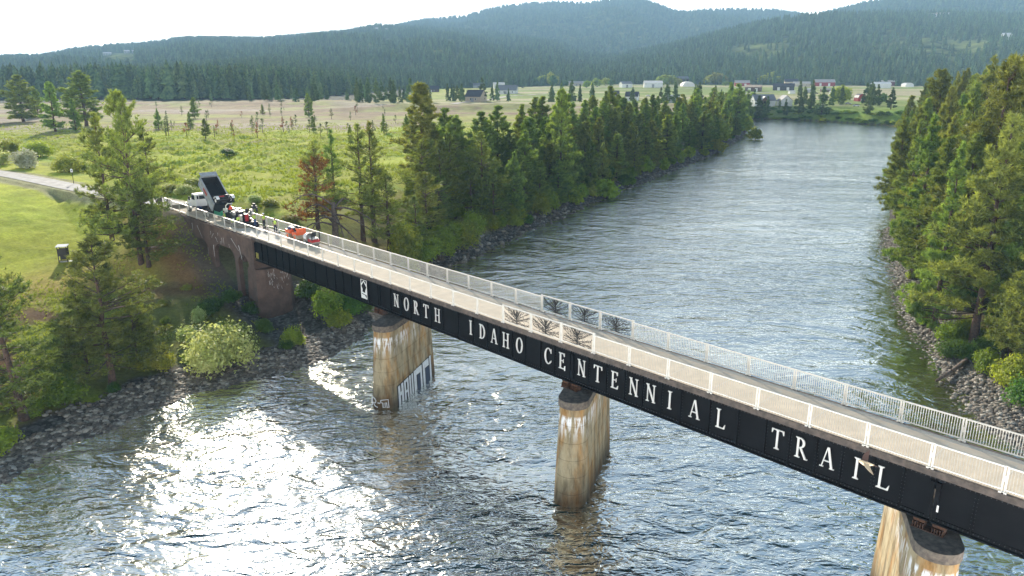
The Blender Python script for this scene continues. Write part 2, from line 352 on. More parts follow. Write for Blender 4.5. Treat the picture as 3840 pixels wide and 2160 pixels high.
# ================================================================== WATER
def water_mat():
    m = bpy.data.materials.new('river water'); m.use_nodes = True; N = m.node_tree.nodes; L = m.node_tree.links; N.clear()
    o = N.new('ShaderNodeOutputMaterial'); t = N.new('ShaderNodeTexCoord')
    def noise(sc, stretch, rot, det=4, rough=.55, dist=0.0):
        mp = N.new('ShaderNodeMapping'); mp.inputs['Rotation'].default_value = (0, 0, rot); mp.inputs['Scale'].default_value = (stretch, 1, 1); L.new(t.outputs['Object'], mp.inputs[0])
        n = N.new('ShaderNodeTexNoise'); n.inputs['Scale'].default_value = sc; n.inputs['Detail'].default_value = det; n.inputs['Roughness'].default_value = rough; n.inputs['Distortion'].default_value = dist
        L.new(mp.outputs[0], n.inputs[0]); return n.outputs[0]
    mk = noise(.055, .33, -.47, 4, .6, 1.0); mkr = N.new('ShaderNodeMapRange'); mkr.inputs['From Min'].default_value = .36; mkr.inputs['From Max'].default_value = .62; mkr.inputs['To Min'].default_value = .42; mkr.inputs['To Max'].default_value = 1.0; L.new(mk, mkr.inputs[0])
    def bump(h, dist, strength, prev=None):
        b = N.new('ShaderNodeBump'); b.inputs['Strength'].default_value = strength
        if prev: L.new(mkr.outputs[0], b.inputs['Strength'])
        b.inputs['Distance'].default_value = dist; L.new(h, b.inputs['Height'])
        if prev: L.new(prev, b.inputs['Normal'])
        return b.outputs[0]
    def bump_old(h, dist, strength, prev=None):
        b = N.new('ShaderNodeBump'); b.inputs['Strength'].default_value = strength; b.inputs['Distance'].default_value = dist; L.new(h, b.inputs['Height'])
        if prev: L.new(prev, b.inputs['Normal'])
        return b.outputs[0]
    n1 = bump(noise(.11, .7, .3, 2, .5, 1.6), .6, 1.0)
    n2 = bump(noise(.62, .6, .15, 2, .5, .9), .42, 1.0, n1)
    n3 = bump(noise(2.3, .55, -.1, 2, .55, 1.0), .13, 1.0, n2)
    gl = N.new('ShaderNodeBsdfGlossy'); gl.inputs['Color'].default_value = (.90, .93, .90, 1); gl.inputs['Roughness'].default_value = .11; L.new(n3, gl.inputs['Normal'])
    fr = N.new('ShaderNodeFresnel'); fr.inputs['IOR'].default_value = 1.34; L.new(n3, fr.inputs['Normal'])
    df = N.new('ShaderNodeBsdfDiffuse'); L.new(n3, df.inputs['Normal'])
    big = noise(.05, .8, .2, 3); cr = N.new('ShaderNodeValToRGB'); cr.color_ramp.elements[0].position = .35; cr.color_ramp.elements[1].position = .65
    cr.color_ramp.elements[0].color = (.003, .017, .013, 1); cr.color_ramp.elements[1].color = (.007, .031, .026, 1); L.new(big, cr.inputs[0]); L.new(cr.outputs[0], df.inputs[0])
    a = N.new('ShaderNodeAttribute'); a.attribute_name = 'shallow'
    tp = N.new('ShaderNodeBsdfTransparent'); tp.inputs[0].default_value = (.80, .72, .48, 1)
    m1 = N.new('ShaderNodeMixShader'); L.new(a.outputs['Fac'], m1.inputs[0]); L.new(df.outputs[0], m1.inputs[1]); L.new(tp.outputs[0], m1.inputs[2])
    # broken white water by the piers and riffles
    m2 = N.new('ShaderNodeMixShader'); L.new(fr.outputs[0], m2.inputs[0]); L.new(m1.outputs[0], m2.inputs[1]); L.new(gl.outputs[0], m2.inputs[2])
    fa = N.new('ShaderNodeAttribute'); fa.attribute_name = 'foam'; fn = noise(2.6, .6, .2, 6, .7, 1.5)
    fm = N.new('ShaderNodeMath'); fm.operation = 'MULTIPLY_ADD'; fm.inputs[1].default_value = 1.0; fm.inputs[2].default_value = -.95; 
    ad = N.new('ShaderNodeMath'); ad.operation = 'ADD'; L.new(fa.outputs['Fac'], ad.inputs[0]); L.new(fn, ad.inputs[1]); L.new(ad.outputs[0], fm.inputs[0])
    ff = N.new('ShaderNodeMapRange'); ff.inputs['From Max'].default_value = .18; L.new(fm.outputs[0], ff.inputs[0])
    fd = N.new('ShaderNodeBsdfDiffuse'); fd.inputs[0].default_value = (.62, .66, .66, 1); m3 = N.new('ShaderNodeMixShader'); L.new(ff.outputs[0], m3.inputs[0]); L.new(m2.outputs[0], m3.inputs[1]); L.new(fd.outputs[0], m3.inputs[2])
    L.new(m3.outputs[0], o.inputs[0]); return m
M['water'] = water_mat()
PIER_W = [((-11.9, 64.8), 1.25), ((4.25, 48.3), 1.25), ((20.6, 31.2), 1.25)]     # nose centre at the water, half width
PAZ = R(18.5); PD = np.array([math.sin(PAZ), math.cos(PAZ)])
keepv = (SD < 1.6); fk = keepv[gf].any(1); wf = gf[fk]; used = np.unique(wf); remap = np.full(len(GX), -1); remap[used] = np.arange(len(used))
WX, WY = GX[used], GY[used]; wsd = SD[used]
me = np_mesh('river', np.stack([WX, WY, np.full(len(WX), WL)], 1), remap[wf], M['water'], smooth=True)
edgeR = np.where(GDR[used] < GDL[used], 1, .35)
sh = np.clip(1 + wsd / (3.0 + 9.0 * edgeR * sstep(110, 60, WY)), 0, 1) * .85
foam = np.zeros(len(WX))
for (cx, cy), hw in PIER_W:
    # wake streams from the upstream end past the pier towards the camera
    ux, uy = (WX - cx) * PD[0] + (WY - cy) * PD[1], (WX - cx) * PD[1] - (WY - cy) * PD[0]
    foam = np.maximum(foam, np.exp(-((np.hypot(ux - 9.6, uy)) / 1.5) ** 2) * .62)
    foam = np.maximum(foam, np.exp(-((np.abs(uy) - 1.7 - np.maximum(8 - ux, 0) * .16) / .5) ** 2) * sstep(-7, 6, ux) * sstep(11, 9, ux) * .46)
foam = np.maximum(foam, .32 * sstep(-1.2, 0, wsd) * sstep(140, 60, WY)); foam = np.maximum(foam, (fbm(WX * .06, WY * .03, 3, 77) - .52).clip(0, 1) * .5)
for nm, arr in (('shallow', sh), ('foam', foam)):
    at_ = me.attributes.new(nm, 'FLOAT', 'POINT'); at_.data.foreach_set('value', arr.astype(np.float32))
tag(link('river', me), kind='structure')
# ================================================================== STONES ALONG THE BANKS
_phi = (1 + 5 ** .5) / 2
ICV = np.array([(-1, _phi, 0), (1, _phi, 0), (-1, -_phi, 0), (1, -_phi, 0), (0, -1, _phi), (0, 1, _phi), (0, -1, -_phi), (0, 1, -_phi), (_phi, 0, -1), (_phi, 0, 1), (-_phi, 0, -1), (-_phi, 0, 1)], float) / 1.9
ICF = np.array([(0, 11, 5), (0, 5, 1), (0, 1, 7), (0, 7, 10), (0, 10, 11), (1, 5, 9), (5, 11, 4), (11, 10, 2), (10, 7, 6), (7, 1, 8), (3, 9, 4), (3, 4, 2), (3, 2, 6), (3, 6, 8), (3, 8, 9), (4, 9, 5), (2, 4, 11), (6, 2, 10), (8, 6, 7), (9, 8, 1)])
def stones(name, X, Y, Z, size, m):
    n = len(X); V = ICV[None] * (1 + RNG.uniform(-.16, .16, (n, 12, 1))); V = V * (size[:, None, None] * np.stack([RNG.uniform(.8, 1.4, n), RNG.uniform(.7, 1.1, n), RNG.uniform(.4, .75, n)], 1)[:, None])
    a = RNG.uniform(0, 6.28, n); ca_, sa_ = np.cos(a)[:, None], np.sin(a)[:, None]
    V = np.stack([V[..., 0] * ca_ - V[..., 1] * sa_ + X[:, None], V[..., 0] * sa_ + V[..., 1] * ca_ + Y[:, None], V[..., 2] + Z[:, None]], -1)
    F = ICF[None] + (np.arange(n) * 12)[:, None, None]
    me = np_mesh(name, V.reshape(-1, 3), F.reshape(-1, 3), m, smooth=True)
    sv = np.repeat(RNG.uniform(0, 1, n), 12); a_ = me.attributes.new('shade', 'FLOAT', 'POINT'); a_.data.foreach_set('value', sv.astype(np.float32))
    return link(name, me)
def stone_mat(name, wet=False):
    m = bpy.data.materials.new(name); m.use_nodes = True; N = m.node_tree.nodes; L = m.node_tree.links; b = N['Principled BSDF']; b.inputs['Roughness'].default_value = .75
    a = N.new('ShaderNodeAttribute'); a.attribute_name = 'shade'; r = N.new('ShaderNodeValToRGB'); e = r.color_ramp.elements
    e[0].color = (.055, .045, .035, 1); e[1].color = (.38, .35, .30, 1); q = e.new(.4); q.color = (.13, .11, .09, 1); q = e.new(.7); q.color = (.20, .17, .13, 1); L.new(a.outputs['Fac'], r.inputs[0])
    t = N.new('ShaderNodeTexCoord'); n = N.new('ShaderNodeTexNoise'); n.inputs['Scale'].default_value = 9; L.new(t.outputs['Object'], n.inputs[0])
    mm = N.new('ShaderNodeMix'); mm.data_type = 'RGBA'; mm.blend_type = 'OVERLAY'; mm.inputs[0].default_value = .5; L.new(r.outputs[0], mm.inputs[6]); L.new(n.outputs[0], mm.inputs[7]); L.new(mm.outputs[2], b.inputs['Base Color']); return m
M['stone'] = stone_mat('river cobble')
def scatter_bank(n, xr, yr, cond, szr, pw=2.2):
    X = RNG.uniform(*xr, n); Y = RNG.uniform(*yr, n); z, sd, nn, ss, rd, dl, dr, df = land(X, Y); k = cond(sd, nn, ss, dl, dr)
    X, Y, z = X[k], Y[k], z[k]; sz = szr[0] + (szr[1] - szr[0]) * RNG.uniform(0, 1, len(X)) ** pw; return X, Y, np.maximum(z, WL - .15) + sz * .12, sz
o = stones('cobble_bank', *scatter_bank(150000, (-42, -8), (44, 92), lambda sd, n, s, dl, dr: (dl < dr) & (sd > -1.0) & (sd < 4.2 + 1.6 * np.sin(s * .7)) & (n < 46) & (RNG.uniform(0, 1, len(sd)) < np.clip(1.1 - sd / 5, .05, 1)), (.09, .36), 3.0), M['stone'])
tag(o, 'grey and tan river cobbles lining the near left shore below the pines', 'cobbles', kind='stuff')
o = stones('cobble_beach', *scatter_bank(190000, (38, 80), (40, 150), lambda sd, n, s, dl, dr: (dr < dl) & (sd > -1.6) & (sd < 5.5) & (RNG.uniform(0, 1, len(sd)) < np.clip(1.1 - sd / 9, .1, 1)), (.07, .32), 3.2), M['stone'])
tag(o, 'pale cobble beach on the right bank below the tall pines', 'cobbles', kind='stuff')
o = stones('riprap', *scatter_bank(60000, (-14, 120), (96, 400), lambda sd, n, s, dl, dr: (dl < dr) & (sd > -.8) & (sd < 3.2) & (n > 46), (.2, .6)), M['stone'])
tag(o, 'dark broken rock along the waterline under the long pine row', 'rocks', kind='stuff')
# ================================================================== PATH
def strip(pts, w, z, name, m, th=.06):
    b = MB(); L_ = []; Rr = []
    for i, p in enumerate(pts):
        p = Vector(p); t = (Vector(pts[min(i + 1, len(pts) - 1)]) - Vector(pts[max(i - 1, 0)])).normalized(); q = Vector((-t.y, t.x)); L_.append(p + q * w / 2); Rr.append(p - q * w / 2)
    for i in range(len(pts) - 1): b.quad((*Rr[i], z), (*Rr[i + 1], z), (*L_[i + 1], z), (*L_[i], z))
    return b.build(name, m)
def smooth_line(p, k=8):
    o = []
    for i in range(len(p) - 1):
        a, b, c, d = [np.array(p[max(0, min(len(p) - 1, j))]) for j in (i - 1, i, i + 1, i + 2)]
        for q in range(k):
            t = q / k; o.append(tuple(.5 * ((2 * b) + (c - a) * t + (2 * a - 5 * b + 4 * c - d) * t * t + (-a + 3 * b - 3 * c + d) * t ** 3)))
    o.append(tuple(p[-1])); return o
M['path'] = mat('trail asphalt', (.40, .385, .37), .85, col2=(.26, .25, .235), scale=.8, bump=.2)
tag(strip(smooth_line([tuple(SN(111.5, 39.35))[:2]] + ROAD[1:]), 4.3, 10.30, 'path', M['path']), kind='structure')
# ================================================================== HILLS AND FORESTS
M['hill'] = mat('wooded hillside floor', (.24, .28, .09), .95, col2=(.05, .07, .03), scale=.012, spec=0)
def crest(pts, r, lift):
    xs = np.array([p[0] for p in pts], float); ys = np.array([p[1] for p in pts], float) + lift
    def f(a):
        px = 1920 + np.tan(a) * 2905; y = np.interp(px, xs, ys); v = 1080 - y
        return HC + r * np.cos(a) * (v * CP - FPX * SP) / (FPX * CP + v * SP)
    return f
HILLS = {}
def hill(name, pts, r0f, r1, zbf, lift, a0, a1, seed, amp, p=1.1):
    cf = crest(pts, r1, lift); r0 = 600 if callable(r0f) else r0f
    if not callable(r0f): r0f = (lambda v: lambda a: v)(r0f)
    if not callable(zbf): zbf = (lambda v: lambda a, r: v)(zbf)
    def hz(a, r):
        r0 = r0f(a); zb = zbf(a, r0)
        t = np.clip((r - r0) / (r1 - r0), 0, 1); zc = cf(a); g = (fbm(a * 14 + r * .0012, r * .0016, 4, seed) - .5) * amp * 4 * t * (1 - t)
        z = zb + (zc - zb) * t ** p + g
        return np.where(r > r1, zc - (r - r1) * .35, z) - np.where(r < r0, (r0 - r) * .05, 0)
    A = np.linspace(R(a0), R(a1), 260); Rr = np.concatenate([np.linspace(r0 - 60, r1, 90), [r1 + 60, r1 + 400]])
    AA, RR2 = np.meshgrid(A, Rr); Z = hz(AA, RR2)
    o = link(name, np_mesh(name, np.stack([np.sin(AA) * RR2, np.cos(AA) * RR2, Z], -1).reshape(-1, 3), grid_faces(len(Rr), len(A)), M['hill'], smooth=True)); tag(o, kind='structure')
    HILLS[name] = hz; return hz
E_ = [(-900, 330), (0, 300), (150, 290), (300, 268), (500, 255), (700, 240), (900, 225), (1100, 212), (1300, 214), (1500, 208), (1800, 212), (2000, 232), (2150, 262), (2300, 290), (2500, 300), (5000, 300)]
A_ = [(-900, 235), (0, 212), (150, 210), (300, 180), (450, 165), (600, 155), (700, 140), (850, 140), (1000, 138), (1150, 125), (1300, 112), (1370, 98), (1420, 88), (1480, 92), (1560, 96), (1800, 110), (2100, 150), (2500, 230), (5000, 260)]
B_ = [(-900, 250), (1000, 200), (1350, 110), (1480, 95), (1600, 68), (1750, 60), (1800, 42), (1900, 18), (2000, 8), (2100, 5), (2200, 10), (2260, -2), (2330, -8), (2400, -5), (2450, 12), (2500, 34), (2550, 42), (2650, 34), (2750, 30), (2900, 36), (3050, 60), (3300, 100), (5000, 200)]
C_ = [(1500, 310), (1900, 262), (2100, 235), (2300, 200), (2500, 160), (2650, 120), (2800, 82), (2950, 52), (3100, 42), (3300, 38), (3500, 40), (3700, 46), (3840, 50), (4400, 60), (5200, 90)]
D_ = [(2700, 160), (2950, 80), (3060, 50), (3120, 36), (3200, 14), (3300, -6), (3500, -30), (3840, -50), (5200, -60)]
EDGE_X, EDGE_Y = [-900, 300, 900, 1300, 1500, 1800, 2100, 2500, 2800, 6000], [705, 705, 690, 900, 1180, 1330, 1380, 1400, 1400, 1400]
def edgeE(a): return np.interp(1920 + np.tan(a) * 2905, EDGE_X, EDGE_Y) / np.cos(a)
def onland(a, r): return land(np.sin(a) * r, np.cos(a) * r)[0] - .4
hE = hill('near_hills', E_, edgeE, 1850, onland, 20, -50, 12, 3, 18)
cE = crest(E_, 1850, 20)
hA = hill('left_ridge', A_, 1600, 3800, lambda a, r: cE(a) * .75, 12, -50, 22, 5, 60, .9)
hB = hill('far_mountain', B_, 3000, 5600, 70, 6, -30, 40, 7, 110, .9)
hC = hill('right_hill', C_, 1400, 2700, lambda a, r: np.minimum(onland(a, r), 22), 16, -10, 50, 9, 45, .95)
hD = hill('right_mountain', D_, 2600, 4700, 100, 6, 12, 50, 13, 80, .9)
# ================================================================== BRIDGE
M['girder'] = mat('black painted steel', (.0055, .0055, .0065), .6, col2=(.003, .003, .0035), scale=1.3, bump=.15, bscale=20, spec=.08)
M['galv'] = mat('galvanized steel', (.64, .61, .55), .45, metal=.1, var=.08, scale=3)
M['picket'] = mat('dull galvanized pickets', (.36, .345, .30), .5, metal=.1)
M['letter'] = mat('brushed aluminium letters', (.60, .59, .56), .5, var=.05)
M['deck'] = mat('bridge deck concrete', (.68, .575, .445), .85, col2=(.56, .475, .37), scale=.9, bump=.12, bscale=18)
M['deckwet'] = mat('pale wet deck', (.60, .58, .55), .75, col2=(.42, .41, .39), scale=.7)
M['joint'] = mat('deck joint filler', (.62, .58, .52), .9)
M['grate'] = mat('grey steel walkway edge', (.42, .40, .36), .7, var=.15, scale=12)
M['fascia'] = mat('weathered brown curb', (.115, .09, .075), .9, col2=(.05, .04, .034), scale=2.2, bump=.3)
M['treecut'] = mat('dark steel tree cutout', (.02, .018, .016), .6)
M['rusty'] = mat('rusty bearing steel', (.12, .06, .035), .9, col2=(.035, .022, .018), scale=9, spec=.1)
S0, S1 = -9.0, 85.6          # steel spans
NN, NF = 37.25, 41.4         # rail lines
ZD, ZT = 10.32, 11.6         # deck edge, rail top
bridge = empty('trail_bridge', SN(33.8, 39.3, ZD), BA_ := 0, 'long black steel plate girder trail bridge with pale railings crossing the river', 'bridge')
inv = Matrix.Translation(-bridge.location)
def bb(b, name, m, parent=None, smooth=False):
    """build a mesh given in world coordinates as a part of the bridge"""
    me = b.mesh(name, m, smooth); me.transform(inv); return link(name, me, parent or bridge)
def sbox(b, s0, s1, n0, n1, z0, z1):
    i = len(b.v)
    for z in (z0, z1):
        for s, n in ((s0, n0), (s1, n0), (s1, n1), (s0, n1)): b.v.append(tuple(SN(s, n, z)))
    b.f += [(i, i + 3, i + 2, i + 1), (i + 4, i + 5, i + 6, i + 7)] + [(i + a, i + (a + 1) % 4, i + (a + 1) % 4 + 4, i + a + 4) for a in range(4)]
JOINTS = [9.63, 33.8, 58.6]
b = MB(); js = [S0] + JOINTS + [S1]
PAN = [83.46, 82.03, 79.77, 78.19, 76.65, 75.15, 73.36, 70.74, 68.34, 66.63, 65.07, 63.47, 61.9, 60.3, 56.58, 54.89, 53.42, 51.96, 50.41, 48.73, 46.63, 44.69, 42.92, 41.44, 39.96, 38.51, 36.87, 35.44, 32.15, 30.5, 28.9, 27.4, 25.9, 24.41, 22.32, 20.4, 18.61, 17.15, 15.6, 14.2, 12.56, 11.1, 7.85, 5.2, 2.6, 0, -2.6, -5.2]
g_near = MB(); g_far = MB()
for g, nf, sg in ((g_near, 37.5, -1), (g_far, 41.1, 1)):
    for a, c_ in zip(js[:-1], js[1:]):
        a += .04; c_ -= .04
        sbox(g, a, c_, nf - .02, nf + .02, 7.46, 9.86)                       # web
        sbox(g, a, c_, nf - .19, nf + .19, 7.38, 7.46); sbox(g, a, c_, nf - .19, nf + .19, 9.86, 9.93)
        sbox(g, a, c_, nf + sg * .022 - .0, nf + sg * .07, 7.50, 7.66) if sg > 0 else sbox(g, a, c_, nf - .07, nf - .022, 7.50, 7.66)
        if sg < 0:
            sbox(g, a, c_, nf - .052, nf - .022, 9.66, 9.83)
            for e in (a + .12, c_ - .12): sbox(g, e - .10, e + .10, nf - .17, nf - .024, 7.70, 9.60)
    for s in PAN: sbox(g, s - .02, s + .02, nf + sg * .15 if sg > 0 else nf - .15, nf + sg * .023 if sg > 0 else nf - .023, 7.47, 9.85)
    for s in PAN: sbox(g, s - .09, s + .09, nf - .032 if sg < 0 else nf + .022, nf - .023 if sg < 0 else nf + .03, 7.68, 9.64)
bb(g_near, 'girder', M['girder']); bb(g_far, 'girder', M['girder'])
b = MB()       # rivet lines on the near girder
for s in np.arange(S0, S1, .22):
    for z in (7.58, 9.74):
        sbox(b, s - .018, s + .018, 37.405, 37.43 if z < 8 else 37.448, z - .018, z + .018)
for s in PAN:
    for z in np.arange(7.8, 9.6, .2):
        for q in (-.07, .07): sbox(b, s + q - .014, s + q + .014, 37.452, 37.468, z, z + .028)
bb(b, 'rivets', mat('rivet heads', (.035, .036, .04), .35))
b = MB()
for s in np.arange(S0 + .7, S1, 2.45):     # cross frames and floor beams between the girders
    sbox(b, s - .08, s + .08, 37.53, 41.07, 9.4, 9.8); 
    b.tube([SN(s, 37.6, 7.6), SN(s, 41.0, 9.3)], .05, 5); b.tube([SN(s, 41.0, 7.6), SN(s, 37.6, 9.3)], .05, 5)
bb(b, 'cross_frame', M['girder'])
b = MB(); sbox(b, S0, 85.55, 37.12, 37.30, 9.935, 10.27); sbox(b, S0, 85.55, 41.34, 41.55, 9.935, 10.27)
for s in np.arange(S0 + .3, 85.5, .62): sbox(b, s - .09, s + .09, 37.2, 41.5, 9.935, 10.06)
bb(b, 'curb', M['fascia'])
b = MB()
for s in np.arange(S0, 84, 3.085): pass
sbox(b, S0, 115.8, 37.33, 40.90, 10.14, 10.30); bb(b, 'deck', M['deck'])
b = MB(); sbox(b, S0, 115.8, 40.905, 41.32, 10.12, 10.285); bb(b, 'deck_edge', M['grate'])
POST0 = 6.86; PS = 3.089
b = MB()
for k in range(-5, 36):
    s = POST0 + .25 + PS * k; sbox(b, s - .018, s + .018, 37.34, 40.6, 10.3, 10.304)
bb(b, 'deck_joints', M['joint'])
b = MB(); 
for (s0_, s1_, n0_, n1_) in ((80.5, 92, 37.5, 39.4),): sbox(b, s0_, s1_, n0_, n1_, 10.3, 10.305)
bb(b, 'primed_deck', M['deckwet'])
b = MB(); sbox(b, 85.3, 97, 39.45, 40.9, 10.3, 10.36); bb(b, 'fresh_asphalt', mat('fresh black asphalt', (.022, .021, .022), .6, var=.3, scale=14, bump=.5))
# railing ------------------------------------------------------------
def rail_mesh(h, L=PS, tree=False, seed=0):
    """one bay in local coords: x along, z up from deck edge, y across"""
    f = MB(); f.box((L / 2, 0, h - .02), (L - .16, .08, .065)); f.box((L / 2, 0, .13), (L - .16, .06, .055))
    for x in (.085, L - .085): f.box((x, 0, h / 2 + .06), (.05, .05, h - .14))
    if not tree:
        k = 23
        f.pick = MB()
        for i in range(1, k): f.pick.box((.085 + (L - .17) * i / k, 0, h / 2 + .05), (.018, .012, h - .18))
    return f
def tree_cut(L, h, seed):
    rnd = random.Random(seed); t = MB(); x0 = L / 2; W_ = L - .25; lo, hi = .17, h - .06
    def seg(a, c, w0, w1):
        d = Vector((c[0] - a[0], 0, c[1] - a[1])); 
        if d.length < .01: return
        n = Vector((-d.z, 0, d.x)).normalized(); A = Vector((a[0], 0, a[1])); C = Vector((c[0], 0, c[1])); e = Vector((0, .006, 0))
        t.prism([A - n * w0 - e * 0, A + n * w0, C + n * w1, C - n * w1], -e, e)
    seg((x0, lo), (x0 + .02, lo + (hi - lo) * .45), .04, .024); seg((x0 + .02, lo + (hi - lo) * .45), (x0, hi), .022, .008)
    for sd in (-1, 1):
        for j in range(19):
            zb = lo + (hi - lo) * (.04 + .60 * j / 18); ang = R(-12 + 90 * j / 18 + rnd.uniform(-5, 5)); x, z = x0, zb; wdt = .020
            for q in range(12):
                st = .15; an = ang + rnd.uniform(-.28, .28) + (.02 * q if j < 8 else 0)
                x2, z2 = x + sd * math.cos(an) * st, z + math.sin(an) * st
                if not (x0 - W_ / 2 < x2 < x0 + W_ / 2 and lo - .03 < z2 < hi): break
                seg((x, z), (x2, z2), wdt, wdt * .9); wdt = max(.0125, wdt * .9)
                if rnd.random() < .7:
                    a2 = an + rnd.choice((-.7, .7)); x3, z3 = x2 + sd * math.cos(a2) * .17, z2 + math.sin(a2) * .17
                    if x0 - W_ / 2 < x3 < x0 + W_ / 2 and lo < z3 < hi: seg((x2, z2), (x3, z3), .012, .011)
                x, z = x2, z2
    return t
def post_mesh(h):
    f = MB(); f.box((-.055, 0, h / 2), (.05, .07, h)); f.box((.055, 0, h / 2), (.05, .07, h)); f.box((0, 0, h * .985), (.15, .06, .03))
    f.box((0, -.02, .02), (.34, .14, .03)); f.box((-.11, -.05, -.06), (.12, .10, .12)); f.box((.11, -.05, -.06), (.12, .10, .12)); f.box((0, .0, h * .5), (.05, .01, .3))
    return f
H_ = ZT - ZD; _bay = rail_mesh(H_); me_bay = _bay.mesh('railing_frame', M['galv']); me_pick = _bay.pick.mesh('pickets', M['picket']); _far = MB()
for i in range(1, 23): _far.box((.085 + (PS - .17) * i / 23, 0, H_ / 2 + .05), (.030, .018, H_ - .18))
me_pickf = _far.mesh('pickets', M['galv']); me_bayt = rail_mesh(H_ + .12, tree=True).mesh('tree_bay', M['galv'])
me_post = post_mesh(H_ + .03).mesh('railing_post', M['galv']); me_postt = post_mesh(H_ + .17).mesh('railing_post', M['galv'])
RZ = math.atan2(Dv[1], Dv[0])
def place(me, name, s, n, z, flip=False, parent=None):
    o = link(name, me, parent or bridge); o.location = SN(s, n, z) - bridge.location; o.rotation_euler = (0, 0, RZ + (math.pi if flip else 0)); return o
def rail_run(n, k0, k1, s_first, trees, flip):
    for k in range(k0, k1):
        s = s_first + PS * k; tr = k in trees; trp = (k in trees) or (k - 1 in trees)
        place(me_postt if trp else me_post, 'railing_post', s, n, ZD, flip)
        if tr:
            f = place(me_bayt, 'railing_frame', s + (PS if flip else 0), n, ZD, flip); 
            c_ = link('tree_cutout', tree_cut(PS, H_ + .12, 5 + k + int(n)).mesh('tree_cutout', M['treecut']), f)
            c_['label'] = 'dark bare tree silhouette cut in steel filling the frame'
        else: f = place(me_bay, 'railing_panel', s + (PS if flip else 0), n, ZD, flip); link('pickets', me_pick if flip else me_pickf, f)
rail_run(NN, -5, 35, POST0, {8, 9, 10, 34}, True)
place(me_postt, 'railing_post', POST0 + PS * 35, NN, ZD, True)
rail_run(NF, -5, 34, 6.74, {8, 9, 10}, False)
place(me_post, 'railing_post', 6.74 + PS * 34, NF, ZD, False)
# lettering ----------------------------------------------------------
def glyph(ch):
    """serif capital in a unit-high box (x, z), list of convex-ish outlines"""
    P = []; T, t, sf = .115, .05, .045
    def rect(x0, z0, x1, z1): P.append([(x0, z0), (x1, z0), (x1, z1), (x0, z1)])
    def stem(x, wd=T, z0=0, z1=1, ex=.1):
        rect(x, z0, x + wd, z1)
        for z, u in ((z0, 1), (z1, -1)):
            P.append([(x - ex, z), (x + wd + ex, z), (x + wd + ex, z + u * sf * .6), (x + wd, z + u * sf * 1.8), (x, z + u * sf * 1.8), (x - ex, z + u * sf * .6)])
    def arc(cx, cz, rx, rz, a0, a1, tx, tz, n=14):
        for i in range(n):
            a, b_ = R(a0 + (a1 - a0) * i / n), R(a0 + (a1 - a0) * (i + 1) / n); q = []
            for an, k in ((a, 0), (b_, 0), (b_, 1), (a, 1)): q.append((cx + (rx - k * tx) * math.cos(an), cz + (rz - k * tz) * math.sin(an)))
            P.append(q)
    def diag(x0, z0, x1, z1, wd): P.append([(x0 - wd / 2, z0), (x0 + wd / 2, z0), (x1 + wd / 2, z1), (x1 - wd / 2, z1)])
    if ch == 'I': stem(.1); return P, .36
    if ch == 'N':
        stem(.1, t); stem(.62, t, 0, 1, .1); diag(.66, 0, .10, 1, T); return P, .8
    if ch == 'H': stem(.1, T * .85); stem(.58, T * .85); rect(.2, .48, .6, .53); return P, .82
    if ch == 'T':
        stem(.30, T, 0, 1); rect(.0, .95, .75, 1.0); P.append([(0, 1), (0, .78), (.03, .78), (.10, .95)]); P.append([(.75, 1), (.75, .78), (.72, .78), (.65, .95)]); return P, .75
    if ch == 'L':
        stem(.1); rect(.1, 0, .6, .05); P.append([(.62, 0), (.66, .24), (.63, .24), (.52, .05)]); return P, .66
    if ch == 'E':
        stem(.1); rect(.1, 0, .58, .05); rect(.1, .95, .56, 1); rect(.2, .49, .46, .535)
        P.append([(.60, 0), (.64, .22), (.61, .22), (.50, .05)]); P.append([(.57, 1), (.57, .80), (.545, .80), (.46, .95)]); P.append([(.44, .40), (.47, .40), (.47, .63), (.44, .63)]); return P, .66
    if ch == 'O': arc(.36, .5, .36, .52, 0, 360, T, t, 28); return P, .72
    if ch == 'C':
        arc(.38, .5, .38, .52, 42, 318, T, t, 24); P.append([(.64, .78), (.68, .70), (.68, 1.0), (.64, .96)]); P.append([(.62, .14), (.66, .12), (.69, .25), (.66, .25)]); return P, .70
    if ch == 'D':
        stem(.1); arc(.25, .5, .45, .5, -90, 90, T, t, 18); return P, .72
    if ch == 'R':
        stem(.1); arc(.26, .74, .30, .26, -90, 90, .13, .05, 14); rect(.2, .48, .28, .53); diag(.66, 0, .32, .5, T); rect(.58, 0, .78, .04); return P, .74
    if ch == 'A':
        diag(.66, 0, .38, 1, T); diag(.08, 0, .35, 1, t); rect(.18, .30, .58, .35); rect(-.02, 0, .20, .04); rect(.54, 0, .80, .04); return P, .76
    return P, .7
LET = [('N', 55.57), ('O', 53.97), ('R', 52.49), ('T', 51.01), ('H', 49.37), ('I', 44.89), ('D', 43.46), ('A', 42.02), ('H', 40.62), ('O', 39.09), ('C', 36.02), ('E', 34.6), ('N', 32.7), ('T', 31.2), ('E', 29.7),
       ('N', 28.07), ('N', 26.67), ('I', 25.18), ('A', 23.35), ('L', 21.5), ('T', 17.84), ('R', 16.41), ('A', 14.93), ('I', 13.36), ('L', 12.0)]
LH = 1.22
def flat_poly(b, pts2, s_c, z0, sc, n0, n1, wx=1.0, xo=0.0, i=0):
    P3a = [SN(s_c - (x - xo) * sc * wx, n0, z0 + z * sc) for x, z in pts2]; off = SN(0, n1 - n0, 0)
    b.prism(P3a, Vector((0, 0, 0)), off)
for ch, s in LET:
    P, wd = glyph(ch); b = MB()
    for i, q in enumerate(P): flat_poly(b, q, s, 8.22, LH, 37.31 - .0012 * i, 37.37, .80, wd / 2)
    o = bb(b, 'letter', M['letter']); o['label'] = 'silver serif capital letter ' + ch
